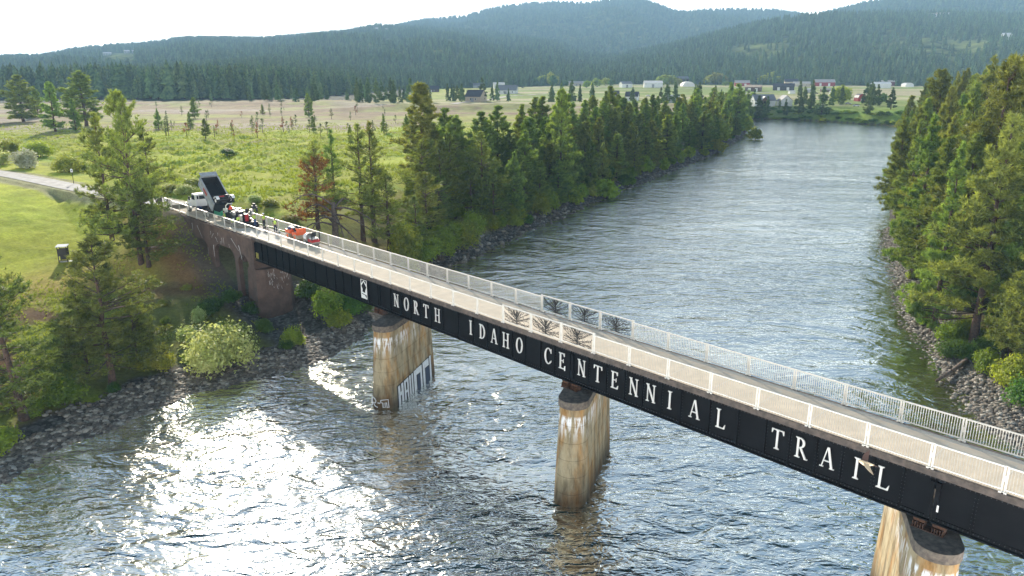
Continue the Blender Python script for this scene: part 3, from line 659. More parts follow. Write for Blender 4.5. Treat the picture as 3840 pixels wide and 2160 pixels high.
# logo: framed mountain, tree and winding trail
b = MB(); z0, z1, sc_, hw = 7.82, 9.72, 61.09, .52
def lp(pts, k=0): b.prism([SN(sc_ - x * hw, 37.33 - .0012 * k, z0 + z * (z1 - z0)) for x, z in pts], Vector((0, 0, 0)), SN(0, .03 + .0012 * k, 0))
for k, q in enumerate([[(-1, 0), (1, 0), (1, .025), (-1, .025)], [(-1, .03), (-.88, .03), (-.88, 1), (-1, 1)], [(.88, .03), (1, .03), (1, 1), (.88, 1)], [(-.88, .975), (.88, .975), (.88, 1), (-.88, 1)],
        [(-.88, .66), (0, .90), (0, .96), (-.88, .75)], [(0, .90), (.88, .66), (.88, .75), (0, .96)],
        [(-.88, .30), (-.3, .34), (-.35, .42), (-.88, .62)], [(.88, .30), (.40, .34), (.45, .42), (.88, .62)], [(-.88, .27), (.88, .22), (.88, .31), (-.88, .33)],
        [(-.88, .03), (-.45, .03), (-.7, .2), (-.88, .22)], [(-.3, .03), (.05, .03), (-.35, .2), (-.6, .21)], [(.2, .03), (.85, .03), (.2, .19), (-.2, .2)]]): lp(q, k)
bb(b, 'trail_emblem', mat('white emblem plate', (.72, .72, .70), .5)); b = MB()
for z, wz in ((.36, .55), (.46, .45), (.57, .34), (.68, .2)): b.prism([SN(sc_ + wz * hw, 37.315 - z * .01, z0 + z * 1.9), SN(sc_ - wz * hw, 37.315 - z * .01, z0 + z * 1.9), SN(sc_, 37.315 - z * .01, z0 + (z + .22) * 1.9)], Vector((0, 0, 0)), SN(0, .006, 0))
bb(b, 'emblem_tree', M['girder'])
b = MB()
for s in (34.3, 9.35): sbox(b, s - .04, s + .04, 37.28, 37.32, 8.15 if s > 20 else 8.1, 8.5 if s > 20 else 8.45)
bb(b, 'gauge_plate', mat('white gauge plate', (.75, .75, .72), .6))
b = MB(); sbox(b, 84.3, 84.95, 37.30, 37.33, 7.75, 8.45); bb(b, 'warning_plate', mat('faded yellow plate', (.42, .36, .03), .7, col2=(.12, .1, .03), scale=6))
# bearings
b = MB()
for s in JOINTS:
    for n in (37.5, 41.1):
        sbox(b, s - .75, s + .75, n - .30, n + .30, 6.86, 6.94)
        for e in (-.45, .45):
            sbox(b, s + e - .28, s + e + .28, n - .16, n + .16, 7.22, 7.375)
            for k in range(5): sbox(b, s + e - .26 + k * .12, s + e - .22 + k * .12, n - .28, n + .28, 6.945, 7.22)
bb(b, 'bearing', M['rusty'])
# ================================================================== PIERS
def streak_mat(name, ca_, cb, cw, seed, white=.5):
    m = bpy.data.materials.new(name); m.use_nodes = True; N = m.node_tree.nodes; L = m.node_tree.links; b = N['Principled BSDF']; b.inputs['Roughness'].default_value = .9; b.inputs['Specular IOR Level'].default_value = .2
    t = N.new('ShaderNodeTexCoord')
    def noise(sc, det=6, sz=1, off=0, rough=.65):
        mp = N.new('ShaderNodeMapping'); mp.inputs['Scale'].default_value = (1, 1, sz); mp.inputs['Location'].default_value = (off, seed, 0); L.new(t.outputs['Object'], mp.inputs[0])
        n = N.new('ShaderNodeTexNoise'); n.inputs['Scale'].default_value = sc; n.inputs['Detail'].default_value = det; n.inputs['Roughness'].default_value = rough; L.new(mp.outputs[0], n.inputs[0]); return n.outputs[0]
    def ramp(src, stops):
        r = N.new('ShaderNodeValToRGB'); e = r.color_ramp.elements; e[0].position, e[0].color = stops[0][0], (*stops[0][1], 1); e[1].position, e[1].color = stops[-1][0], (*stops[-1][1], 1)
        for p, c in stops[1:-1]: q = e.new(p); q.color = (*c, 1)
        L.new(src, r.inputs[0]); return r.outputs[0]
    def mix(f, a, c, bt='MIX'):
        q = N.new('ShaderNodeMix'); q.data_type = 'RGBA'; q.blend_type = bt
        if isinstance(f, (int, float)): q.inputs[0].default_value = f
        else: L.new(f, q.inputs[0])
        for k, v in ((6, a), (7, c)):
            if isinstance(v, tuple): q.inputs[k].default_value = (*v, 1)
            else: L.new(v, q.inputs[k])
        return q.outputs[2]
    base = ramp(noise(.8, 6, .5), [(.3, ca_), (.7, cb)])
    dark = ramp(noise(1.5, 7, .22, 3, .68), [(.36, (.26, .24, .21)), (.55, (1, 1, 1))])          # vertical run-off stains
    rst = ramp(noise(.9, 4, .35, 11, .6), [(.48, (1, 1, 1)), (.66, (1.0, .62, .28))])
    col = mix(.8, base, rst, 'MULTIPLY'); col = mix(.75, col, dark, 'MULTIPLY')
    sz = N.new('ShaderNodeSeparateXYZ'); L.new(t.outputs['Object'], sz.inputs[0])
    zr = N.new('ShaderNodeMapRange'); zr.inputs['From Min'].default_value = -2.5; zr.inputs['From Max'].default_value = -1.0; zr.inputs['To Max'].default_value = 1; L.new(sz.outputs[2], zr.inputs[0])
    wf_ = N.new('ShaderNodeMath'); wf_.operation = 'MULTIPLY'; L.new(zr.outputs[0], wf_.inputs[0]); L.new(ramp(noise(3.4, 5, .14, 7), [(.62 - white * .25, (0, 0, 0)), (.66 - white * .2, (1, 1, 1))]), wf_.inputs[1])
    zr2 = N.new('ShaderNodeMapRange'); zr2.inputs['From Min'].default_value = -.5; zr2.inputs['From Max'].default_value = -.7; L.new(sz.outputs[2], zr2.inputs[0])
    w2 = N.new('ShaderNodeMath'); w2.operation = 'MULTIPLY'; L.new(wf_.outputs[0], w2.inputs[0]); L.new(zr2.outputs[0], w2.inputs[1])
    ra = N.new('ShaderNodeAttribute'); ra.attribute_name = 'nose'; w3 = N.new('ShaderNodeMath'); w3.operation = 'MULTIPLY'; L.new(w2.outputs[0], w3.inputs[0]); L.new(ra.outputs['Fac'], w3.inputs[1])
    col = mix(w3.outputs[0], col, cw)                                                          # whitewash of droppings under the ledge
    # form board lines
    wv = N.new('ShaderNodeMath'); wv.operation = 'FRACT'; dv = N.new('ShaderNodeMath'); dv.operation = 'MULTIPLY'; dv.inputs[1].default_value = .78; L.new(sz.outputs[2], dv.inputs[0]); L.new(dv.outputs[0], wv.inputs[0])
    ln = ramp(wv.outputs[0], [(.0, (.35, .32, .28)), (.05, (1, 1, 1))]); col = mix(.7, col, ln, 'MULTIPLY')
    # damp dark foot
    ft = N.new('ShaderNodeMapRange'); ft.inputs['From Min'].default_value = -7.0; ft.inputs['From Max'].default_value = -4.9; L.new(sz.outputs[2], ft.inputs[0])
    col = mix(1.0, col, ramp(ft.outputs[0], [(0, (.28, .27, .27)), (1, (1, 1, 1))]), 'MULTIPLY')
    L.new(col, b.inputs['Base Color']); bp = N.new('ShaderNodeBump'); bp.inputs['Strength'].default_value = .6; bp.inputs['Distance'].default_value = .06; L.new(noise(3, 8, .5), bp.inputs['Height']); L.new(bp.outputs[0], b.inputs['Normal'])
    return m
M['pier'] = streak_mat('stained tan concrete', (.29, .23, .13), (.46, .39, .26), (.72, .72, .72), 2)
M['cap'] = mat('dark weathered cap concrete', (.17, .14, .11), .95, col2=(.07, .058, .05), scale=2.5, bump=.4)
def pier(nx, ny, hw, ln, label, seed, tw=.84, setb=.45):
    """nose centre at the water, straight length ln upstream; battered; origin at cap underside"""
    zc = 6.35; e = empty('bridge_pier', (nx, ny, zc), 0, label, 'pier', 'concrete piers standing in the river')
    q = np.array([PD[1], -PD[0]])
    def outline(h, sb, z, grow=0):
        pts = []
        for a in np.linspace(-90, 90, 15):
            r_ = h + grow; an = R(a); pts.append((-math.cos(an) * r_ + sb, -math.sin(an) * r_))
        L2 = ln - sb
        pts += [(L2, -(h + grow)), (L2 + h * .9 + grow, 0), (L2, h + grow)]
        return [(u * PD[0] + v * q[0], u * PD[1] + v * q[1], z) for u, v in pts]
    def body(z0, z1, h0, h1, s0_, s1_, g0=0, g1=0, nz=12):
        V = []; n = 18
        for k in range(nz + 1):
            t = k / nz; V += outline(h0 + (h1 - h0) * t, s0_ + (s1_ - s0_) * t, z0 + (z1 - z0) * t, g0)
        F = [(k * n + i, k * n + (i + 1) % n, (k + 1) * n + (i + 1) % n, (k + 1) * n + i) for k in range(nz) for i in range(n)]
        F += [tuple(range(n))[::-1], tuple(nz * n + i for i in range(n))]
        me = bpy.data.meshes.new('pier'); me.from_pydata(V, [], F); a_ = me.attributes.new('nose', 'FLOAT', 'POINT')
        a_.data.foreach_set('value', [1.0 if (i % n) < 15 else .25 for i in range(len(V))]); return me
    me = body(-3 - zc + .0, -.02, hw + .08, hw * tw, 0, setb); me.materials.append(M['pier']); o = link('shaft', me, e)
    me = body(0, .55, hw * tw, hw * tw, setb, setb, .10, .10, 1); me.materials.append(M['cap']); o2 = link('cap', me, e)
    return e, q
ZC = 6.35
p1, PQ = pier(*PIER_W[0][0], 1.2, 8.6, 'tan concrete pier nearest the left bank, with white block graffiti along its waterline', 1)
p2, _ = pier(*PIER_W[1][0], 1.2, 8.6, 'middle concrete pier with orange rust stain and white droppings on its nose', 2)
p3, _ = pier(*PIER_W[2][0], 1.2, 8.6, 'concrete pier at the lower right corner with a sunlit pale left face', 3)
# graffiti on the right-hand long face of pier 1 : dark panel with tall white letters
M['gwhite'] = mat('white graffiti paint', (.66, .68, .70), .7, var=.12, scale=5); M['gblack'] = mat('black graffiti paint', (.012, .012, .014), .7); M['gblue'] = mat('dark blue graffiti paint', (.035, .05, .09), .7)
def on_face(b, pts, off, th=.01):
    """pts (u along the pier from the nose, z world); right face"""
    P = []
    for u, z in pts:
        h = 1.28 - (z + 3) / 9.35 * (1.28 - 1.2 * .84) + off; P.append(Vector((u * PD[0] + h * PQ[0], u * PD[1] + h * PQ[1], z - ZC)))
    d = Vector((PQ[0], PQ[1], 0)) * th; b.prism(P, Vector((0, 0, 0)), d)
b = MB(); on_face(b, [(.15, -1.1), (7.8, -1.1), (7.8, 1.35), (.15, .9)], .006); b.build('graffiti_panel', M['gblack'], p1)
b = MB()
def gl_(u0, z0, u1, z1, k=0): on_face(b, [(u0, z0), (u1, z0), (u1, z1), (u0, z1)], .018 + .002 * k)
gl_(.35, -1.05, .75, .8); gl_(1.0, -1.05, 1.4, .84); gl_(.76, -.25, .99, .1)                                   # H
gl_(1.6, -1.05, 1.9, .88); gl_(2.2, -1.05, 2.5, .92); gl_(1.91, .62, 2.19, .9); gl_(1.91, -.45, 2.19, -.2)      # A
gl_(2.7, -1.05, 3.0, .96); gl_(3.2, -1.05, 3.5, .98)                                                          # I I
gl_(3.7, -1.05, 4.25, 1.05); gl_(4.26, .45, 5.5, 1.1); gl_(5.15, -1.05, 5.5, .44)                                # T / frame
gl_(5.75, -1.05, 6.2, 1.18); gl_(6.21, .45, 7.15, 1.2); gl_(7.35, -1.05, 7.7, 1.3)                              # F
b.build('graffiti_letters', M['gwhite'], p1)
b = MB(); gl_(4.4, -1.05, 5.05, .35, 1); gl_(6.3, -1.05, 7.25, .35, 1); b.build('graffiti_fill', M['gblue'], p1)
b = MB()      # tag on the nose, low
def on_nose(pts, w=.035):
    Q = []
    for a, z in pts:
        h = 1.31 - (z + 3) / 9.35 * .25; an = R(a); u, v = -math.cos(an) * h, math.sin(an) * h; Q.append(Vector((u * PD[0] + v * PQ[0], u * PD[1] + v * PQ[1], z - ZC)))
    b.tube(Q, w, 5)
for st in ([(-48, -.8), (-52, -.2), (-40, .05), (-25, 0), (-16, -.2), (-20, -.42), (-38, -.45), (-22, -.75), (-8, -.8)], [(-8, -.35), (4, -.35)], [(8, -.05), (40, .0), (42, -.8), (34, -.8), (33, -.3), (26, -.3), (26, -.75), (17, -.75), (17, -.3), (8, -.3), (8, -.05)], [(-70, -.1), (-60, -.15), (-62, -.7)]): on_nose(st)
b.build('graffiti_tag', M['gwhite'], p1)
# ================================================================== BROWN CONCRETE APPROACH
M['brown'] = streak_mat('brown tinted concrete', (.115, .07, .052), (.155, .10, .078), (.6, .6, .6), 9, 0)
M['brown2'] = mat('brown stained concrete', (.145, .092, .070), .92, col2=(.08, .052, .041), scale=.7, bump=.25, bscale=14)
M['efflo'] = mat('white lime streaks', (.50, .47, .45), .9)
ap = empty('concrete_approach', SN(98, 39.3, 5), 0, 'brown concrete arched approach span between the bank and the steel girders', 'approach span')
inv2 = Matrix.Translation(-ap.location)
def ab(b, name, m): me = b.mesh(name, m); me.transform(inv2); return link(name, me, ap)
def wall(n0, n1):
    b = MB()
    # outline walked along s: top edge then the arched underside
    top = [(85.35, 10.02), (111.5, 10.02)]
    low = [(111.5, 8.9), (105.6, 6.9), (105.5, 7.55), (101.2, 7.6), (100.2, 7.45), (99.55, 6.9), (99.4, 2.5), (97.4, 2.5), (97.3, 7.0), (96.8, 7.6), (95.8, 7.8), (92.6, 7.8), (91.6, 7.55), (91.0, 6.9), (90.9, .8), (89.9, .8), (89.8, 6.8), (89.2, 7.45), (88.4, 7.6), (87.6, 7.4), (87.0, 6.7), (86.9, .2), (85.35, .2)]
    # build as quads column by column to stay convex
    cols = [(85.35, 86.9, .2, .2), (86.9, 87.3, 6.7, 7.2), (87.3, 88.0, 7.2, 7.6), (88.0, 88.9, 7.6, 7.55), (88.9, 89.5, 7.55, 7.15), (89.5, 89.9, 7.15, 6.7), (89.9, 90.9, .5, .5), (90.9, 91.3, 6.7, 7.3), (91.3, 92.0, 7.3, 7.75), (92, 95.9, 7.75, 7.75), (95.9, 96.8, 7.75, 7.3), (96.8, 97.3, 7.3, 6.7), (97.3, 99.4, 2.0, 2.0), (99.4, 99.8, 6.5, 7.1), (99.8, 100.6, 7.1, 7.6), (100.6, 105.5, 7.6, 7.6), (105.5, 112, 6.6, 7.6)]
    for a, c_, za, zc_ in cols: b.prism([SN(a, n0, za), SN(c_, n0, zc_), SN(c_, n0, 9.85), SN(a, n0, 9.85)], Vector((0, 0, 0)), SN(0, n1 - n0, 0))
    return b
ab(wall(37.12, 37.65), 'spandrel_wall', M['brown2']); ab(wall(40.95, 41.5), 'spandrel_wall', M['brown2'])
b = MB(); sbox(b, 85.3, 111.8, 36.98, 37.7, 9.852, 10.12); sbox(b, 85.3, 111.8, 40.9, 41.64, 9.852, 10.12); ab(b, 'coping', M['brown2'])
b = MB(); sbox(b, 85.35, 112, 37.66, 40.94, 9.3, 10.12)
for s0_, s1_ in ((85.36, 86.0), ): sbox(b, s0_, s1_, 37.66, 40.94, .2, 9.29)
for sc2 in (90.4, 98.3): sbox(b, sc2 - .3, sc2 + .3, 37.66, 40.94, 7.9, 9.29)
ab(b, 'slab', M['brown2'])
b = MB(); rs = random.Random(4)
def streak(s, z, l, w=.05, dx=0):
    pts = [(s, z)]; 
    for k in range(4): pts.append((s + dx * (k + 1) / 4 + rs.uniform(-.08, .08), z - l * (k + 1) / 4))
    for i in range(4):
        a, c_ = pts[i], pts[i + 1]; ww = w * (1 - i * .15); b.quad(SN(a[0] - ww, 37.112, a[1]), SN(a[0] + ww, 37.112, a[1]), SN(c_[0] + ww * .8, 37.112, c_[1]), SN(c_[0] - ww * .8, 37.112, c_[1]))
for q in ((104.3, 9.4, .9, .07), (104.6, 8.5, .8, .08), (102.5, 9.3, 1.5, .09, -1.4), (98, 9.2, .5, .05), (97, 9.0, .7, .06, .8), (96.5, 8.6, .6, .08, -.6), (95.6, 9.3, .4), (94.5, 8.8, .7, .06), (93.9, 8.9, .9, .06), (94.8, 8.3, .4, .06), (91.5, 9.2, 1.3, .10, -2.0), (89.4, 8.6, 1.2, .12, -.5), (88.9, 7.4, .5, .08, -.1), (110, 9.5, .4, .05), (108, 9.3, .3), (99.5, 6.8, 1.8, .05), (92.3, 8.3, .5, .04), (97.4, 7.4, 1.6, .12, .1)): streak(*q)
ab(b, 'lime_streaks', M['efflo'])
# brown end pier under the first steel span
e0 = empty('end_pier', SN(85, 39.3, 6.2), 0, 'dark brown tapered concrete pier standing among rocks at the left bank', 'pier'); b = MB()
def ring(s0_, s1_, n0_, n1_, z): return [SN(s0_, n0_, z), SN(s1_, n0_, z), SN(s1_, n1_, z), SN(s0_, n1_, z)]
i = len(b.v); b.v += [tuple(v) for v in ring(84.9, 87.3, 36.95, 41.6, -2) ]; 
lo = [SN(87.6, 36.75, -2), SN(84.6, 36.75, -2), SN(83.7, 38.0, -2), SN(83.7, 40.9, -2), SN(84.8, 42, -2), SN(87.6, 42, -2)]
hi = [SN(87.2, 37.08, 6.3), SN(84.95, 37.08, 6.3), SN(84.3, 37.9, 6.3), SN(84.3, 41.0, 6.3), SN(85.1, 41.6, 6.3), SN(87.2, 41.6, 6.3)]
b = MB(); b.v = [tuple(v) for v in lo + hi]; b.f = [(0, 1, 2, 3, 4, 5), (11, 10, 9, 8, 7, 6)] + [(k, (k + 1) % 6, (k + 1) % 6 + 6, k + 6) for k in range(6)]
me = b.mesh('shaft', M['brown2']); me.transform(Matrix.Translation(-e0.location)); link('shaft', me, e0)
b = MB()
for k in range(46):
    n_ = rs.uniform(38.1, 40.8); z_ = rs.choice((rs.uniform(3.5, 6.1), rs.uniform(4.5, 6.2))); f = (z_ + 2) / 8.3; s_ = 83.7 + .6 * f - .01; l = rs.uniform(.08, .5); w_ = rs.uniform(.012, .035)
    s2 = s_ - .6 / 8.3 * l; b.quad(SN(s_, n_, z_), SN(s_, n_ + w_, z_), SN(s2, n_ + w_ + .05, z_ - l), SN(s2, n_ + .03, z_ - l))
me = b.mesh('lime_streaks', M['efflo']); me.transform(Matrix.Translation(-e0.location)); link('lime_streaks', me, e0)
# wing wall, cabinet, pole, dirt at the end of the bridge
b = MB(); pts = [(115.9, 8.6), (118.2, 8.6), (118.2, 9.9), (117.8, 10.7), (117.2, 11.2), (116.5, 11.5), (115.9, 11.6)]
b.prism([SN(s, 37.0, z) for s, z in pts], Vector((0, 0, 0)), SN(0, .35, 0)); me = b.mesh('wing_wall', M['brown2']); o = link('wing_wall', me); tag(o, 'brown concrete wing wall with curved top at the bridge end', 'wall')
def cabinet(loc):
    e = empty('utility_cabinet', loc, RZ, 'white box cabinet on a post beside the bridge end', 'cabinet')
    b = MB(); b.box((0, 0, .75), (.85, .6, 1.3)); b.build('body', mat('pale painted box', (.62, .61, .58), .6, var=.1), e, bevel=.03)
    b = MB(); b.box((0, 0, 1.44), (.95, .7, .07)); b.build('lid', mat('white lid', (.75, .75, .74), .5), e); b = MB(); b.box((0, 0, -.3), (.5, .4, .8)); b.box((0.1, 0, 1.53), (.3, .25, .1)); b.build('foot', mat('dark foot', (.05, .05, .05), .8), e); return e
cx_ = SN(115.1, 36.3, 9.35); cabinet(cx_)
pz = SN(116.7, 36.7, 9.2); e = empty('sign_post', pz, 0, 'tall thin dark post standing at the curved wing wall', 'post'); b = MB(); b.tube([(0, 0, 0), (0, 0, 4.2)], .06, 8); b.build('pole', mat('dark pole', (.03, .03, .03), .6), e); b = MB(); b.box((0, 0, 4.25), (.2, .2, .1)); b.build('cap', mat('dark pole', (.03, .03, .03), .6), e)
# ================================================================== PEOPLE
M['skin'] = mat('skin', (.42, .25, .17), .6); M['vest'] = mat('hi vis yellow green cloth', (.50, .68, .10), .8, var=.1, scale=6); M['stripe'] = mat('reflective strip', (.62, .62, .58), .4)
M['jeans'] = mat('blue jeans', (.05, .09, .21), .9, var=.15, scale=9); M['navy'] = mat('navy work trousers', (.02, .028, .075), .9); M['charcoal'] = mat('dark grey trousers', (.045, .05, .052), .9)
M['hat'] = mat('white hard hat', (.75, .75, .73), .35); M['hair'] = mat('dark hair', (.03, .02, .015), .8); M['boot'] = mat('brown boots', (.06, .04, .025), .8); M['darkshirt'] = mat('dark shirt', (.03, .03, .035), .85)
def skin_obj(name, verts, edges, radii, m, parent, root=0, sub=2):
    me = bpy.data.meshes.new(name); me.from_pydata(verts, edges, []); o = link(name, me, parent); me.materials.append(m)
    sk = o.modifiers.new('skin', 'SKIN'); sk.use_smooth_shade = True
    me.skin_vertices[0].data  # layer made by the modifier
    for i, r in enumerate(radii): me.skin_vertices[0].data[i].radius = r; me.skin_vertices[0].data[i].use_root = (i == root)
    s = o.modifiers.new('sub', 'SUBSURF'); s.levels = s.render_levels = sub; return o
def person(loc, face, label, trousers, top, bend=0.0, arms='down', hat=True, crouch=0.0, h=1.78):
    """face: heading in world degrees of +x; body is one skinned surface, clothes are children"""
    e = empty('person', loc, R(face), label, 'person', 'road workers on the bridge'); k = h / 1.78
    def up(p):      # lean of everything above the pelvis
        x, y, z = p; z0 = .95; dz = z - z0; c_, s_ = math.cos(bend), math.sin(bend); return ((x * c_ + dz * s_) * k, y * k, (z0 - crouch + dz * c_ - x * s_) * k)
    def lo(p): x, y, z = p; return ((x + (crouch * .8 if .4 < z < .6 else 0)) * k, y * k, max(z - (crouch * .55 if z > .3 else 0), .03) * k)
    V = [up((0, 0, .95)), up((0, 0, 1.15)), up((0, 0, 1.38)), up((.0, 0, 1.50)), up((.015, 0, 1.60)), up((.02, 0, 1.70)), up((.01, 0, 1.77))]; Rr = [(.15, .12), (.14, .10), (.17, .115), (.058, .055), (.075, .085), (.08, .095), (.05, .06)]
    Ed = [(0, 1), (1, 2), (2, 3), (3, 4), (4, 5), (5, 6)]
    def add(p, r, a): V.append(p); Rr.append(r if isinstance(r, tuple) else (r, r)); Ed.append((a, len(V) - 1)); return len(V) - 1
    add(up((.115, 0, 1.65)), .012, 5)                                        # nose
    for sg in (-1, 1):
        add(up((.02, sg * .088, 1.665)), .014, 5)                            # ear
        sh = add(up((0, sg * .18, 1.43)), .06, 2)
        if arms == 'hips': el, wr, hd = (-.06, sg * .40, 1.20), (.06, sg * .22, 1.03), (.10, sg * .17, 1.0)
        elif arms == 'fwd': el, wr, hd = (.14, sg * .26, 1.20), (.38, sg * .20, 1.12), (.47, sg * .18, 1.12)
        elif arms == 'pocket': el, wr, hd = (-.05, sg * .27, 1.15), (.08, sg * .2, .95), (.11, sg * .18, .88)
        else: el, wr, hd = (0, sg * .25, 1.14), (.06, sg * .27, .90), (.08, sg * .27, .81)
        ei = add(up(el), .045, sh); wi = add(up(wr), .03, ei); hi = add(up(hd), (.042, .02), wi)
        hv = Vector(hd) - Vector(wr); hv.normalize()
        for q, ln in ((-1.5, .06), (-.5, .075), (.5, .08), (1.5, .065)):
            p_ = Vector(hd) + hv * .035 + Vector((q * .02, 0, 0)) * .9; m_ = p_ + hv * ln * .5; t_ = m_ + (hv + Vector((0, -sg * .5, 0))).normalized() * ln * .5
            a = add(up(p_), .010, hi); a = add(up(m_), .009, a); add(up(t_), .008, a)
        a = add(up(Vector(hd) + Vector((.045, 0, .01))), .011, hi); add(up(Vector(hd) + Vector((.06, -sg * .01, 0)) + hv * .05), .009, a)
    leg = []
    for sg in (-1, 1):
        a = add(lo((0, sg * .10, .88)), .085, 0); kn = add(lo((.02, sg * .115, .50)), .062, a); an = add(lo((-.01, sg * .12, .09)), .042, kn); add(lo((.13, sg * .135, .04)), (.045, .03), an)
    skin_obj('body', V, Ed, Rr, M['skin'], e)
    g = 1.16
    # trousers
    TV = [up((0, 0, .98)), up((0, 0, .90))]; TE = [(0, 1)]; TR = [(.165, .14), (.16, .13)]
    for sg in (-1, 1):
        for j, (p, r) in enumerate((((0, sg * .10, .84), .105), ((.02, sg * .115, .50), .078), ((-.01, sg * .12, .11), .066))): TV.append(lo(p)); TR.append((r, r)); TE.append((1 if j == 0 else len(TV) - 2, len(TV) - 1))
    skin_obj('trousers', TV, TE, TR, M[trousers], e)
    SV = [up((0, 0, .99)), up((0, 0, 1.15)), up((0, 0, 1.38)), up((0, 0, 1.46))]; SE = [(0, 1), (1, 2), (2, 3)]; SR = [(.175, .145), (.165, .13), (.20, .145), (.09, .09)]
    for sg in (-1, 1):
        SV.append(up((0, sg * .185, 1.425))); SR.append((.078, .078)); SE.append((2, len(SV) - 1))
        if top == 'vest': 
            SV.append(up((.0, sg * .22, 1.27))); SR.append((.065, .065)); SE.append((len(SV) - 2, len(SV) - 1))
    skin_obj('vest' if top == 'vest' or top == 'vestdark' else 'shirt', SV, SE, SR, M['vest'], e)
    if top == 'vestdark':
        b = MB(); b.ell(up((0, -.20, 1.38)), (.085, .075, .11), 10, 6); b.ell(up((0, .20, 1.38)), (.085, .075, .11), 10, 6); b.build('sleeve', M['darkshirt'], e, True)
    b = MB(); 
    for sg in (-1, 1): b.ell(lo((.05, sg * .125, .055)), (.15, .06, .06), 10, 6)
    b.build('boots', M['boot'], e, True)
    hp = up((.015, 0, 1.74)); rot = Matrix.Rotation(bend, 3, 'Y'); b = MB()
    if hat:
        b.ell(hp, (.135, .115, .10), 12, 8, rot); b.ell(Vector(hp) + rot @ Vector((.03, 0, -.02)), (.185, .14, .018), 12, 4, rot); b.build('hard_hat', M['hat'], e, True)
    else:
        b.ell(Vector(hp) + rot @ Vector((-.02, 0, .0)), (.105, .092, .09), 12, 8, rot); b.build('hair', M['hair'], e, True)
    return e
DK = 10.302; hdg = math.degrees(RZ)
person(SN(89.6, 40.75, 10.36), hdg + 200, 'worker in white hard hat and yellow green vest hands on hips by the far railing', 'charcoal', 'vest', arms='hips', h=1.82)
person(SN(90.9, 40.2, 10.36), hdg + 20, 'worker in yellow green shirt and blue jeans bending beside the back of the paving machine', 'jeans', 'vest', bend=.35, arms='fwd')
person(SN(85.6, 40.35, DK), hdg + 150, 'bare headed worker in navy trousers and yellow vest standing alone nearest the orange roller', 'navy', 'vestdark', arms='pocket', hat=False, h=1.86)
person(SN(95.0, 38.05, DK), hdg + 60, 'worker in bright vest at the near side of the green hopper', 'charcoal', 'vest', bend=.12, arms='fwd', hat=False)
person(SN(91.6, 38.15, DK), hdg - 70, 'worker in vest and white hard hat leaning over the screed at the near railing', 'charcoal', 'vest', bend=.7, arms='fwd')
person(SN(92.8, 38.0, DK), hdg + 180, 'crouching worker in vest behind the near railing pickets', 'charcoal', 'vest', bend=.8, arms='fwd', crouch=.35)
px_, py_, pz_ = ground(3, 652); e = person((px_ - .6, py_, pz_), 200, 'person in yellow vest on the trail at the left edge of the photo', 'charcoal', 'vest', hat=False); e['group'] = 'people on the trail'
# ================================================================== VEHICLES
M['wpaint'] = mat('white truck paint', (.74, .74, .73), .35, var=.05, coat=.4); M['glass'] = mat('dark glass', (.015, .02, .025), .08); M['tyre'] = mat('tyre rubber', (.02, .02, .02), .85); M['chrome'] = mat('bright metal', (.65, .65, .66), .25, metal=.9)
M['frame'] = mat('black chassis', (.018, .018, .02), .6); M['bed'] = mat('grey steel dump bed', (.36, .38, .40), .45, metal=.3, var=.2, scale=2); M['bedin'] = mat('asphalt blackened steel', (.012, .012, .013), .7, var=.3); M['blue'] = mat('dark blue tank', (.015, .03, .10), .4)
M['green'] = mat('green machine paint', (.012, .22, .12), .4, var=.15, scale=4); M['red'] = mat('red paint', (.42, .012, .02), .4); M['orange'] = mat('orange machine paint', (.72, .115, .025), .4, var=.12, scale=4); M['orred'] = mat('bright orange red plate', (.85, .07, .02), .5)
M['steel'] = mat('worn steel', (.30, .29, .28), .4, metal=.6, var=.2); M['drum'] = mat('dusty tan drum', (.40, .34, .25), .7, var=.2); M['cream'] = mat('cream paint', (.60, .60, .50), .5)
def part(b, name, m, p, smooth=False, bevel=0): return b.build(name, M[m], p, smooth, bevel)
def wheel(x, y, z, r, wd, parent, rim='wpaint'):
    b = MB(); b.cyl((x, y - wd / 2, z), (x, y + wd / 2, z), r, 20); o = part(b, 'wheel', 'tyre', parent, bevel=.03)
    b = MB(); b.cyl((x, y - wd / 2 - .01, z), (x, y + wd / 2 + .01, z), r * .52, 14); b.cyl((x, y - wd / 2 - .04, z), (x, y + wd / 2 + .04, z), r * .2, 10); part(b, 'rim', rim, o)
    return o
# dump truck : x forward (away along the bridge), y towards the near railing
tr = empty('dump_truck', SN(99.4, 39.45, 10.302), RZ, 'white dump truck with its grey bed raised, backed up to the paving machine', 'truck')
b = MB(); b.box((5.0, .42, .88), (9.6, .12, .26)); b.box((5.0, -.42, .88), (9.6, .12, .26))
for x in (.4, 2.5, 4.6, 6.6, 8.6): b.box((x, 0, .88), (.15, .8, .16))
b.box((2.55, 0, .62), (2.2, .3, .25)); b.tube([(3, 0, .6), (8, 0, .9)], .08, 6); part(b, 'chassis', 'frame', tr)
for x in (1.7, 3.0): 
    for y in (-.98, .98): wheel(x, y, .52, .52, .52, tr)
for y in (-1.05, 1.05): wheel(8.75, y, .52, .52, .32, tr)
b = MB(); pf = [(5.9, 1.05), (7.55, 1.05), (7.75, 1.9), (7.45, 2.75), (6.0, 2.8), (5.9, 2.7)]; b.prism([(x, -1.08, z) for x, z in pf], Vector((0, 0, 0)), Vector((0, 2.16, 0))); cab_ = part(b, 'cab', 'wpaint', tr, bevel=.05)
b = MB(); b.box((5.885, 0, 2.32), (.03, 1.25, .50)); b.box((5.885, .82, 2.32), (.03, .25, .45)); b.box((5.885, -.82, 2.32), (.03, .25, .45)); part(b, 'rear_window', 'glass', cab_)
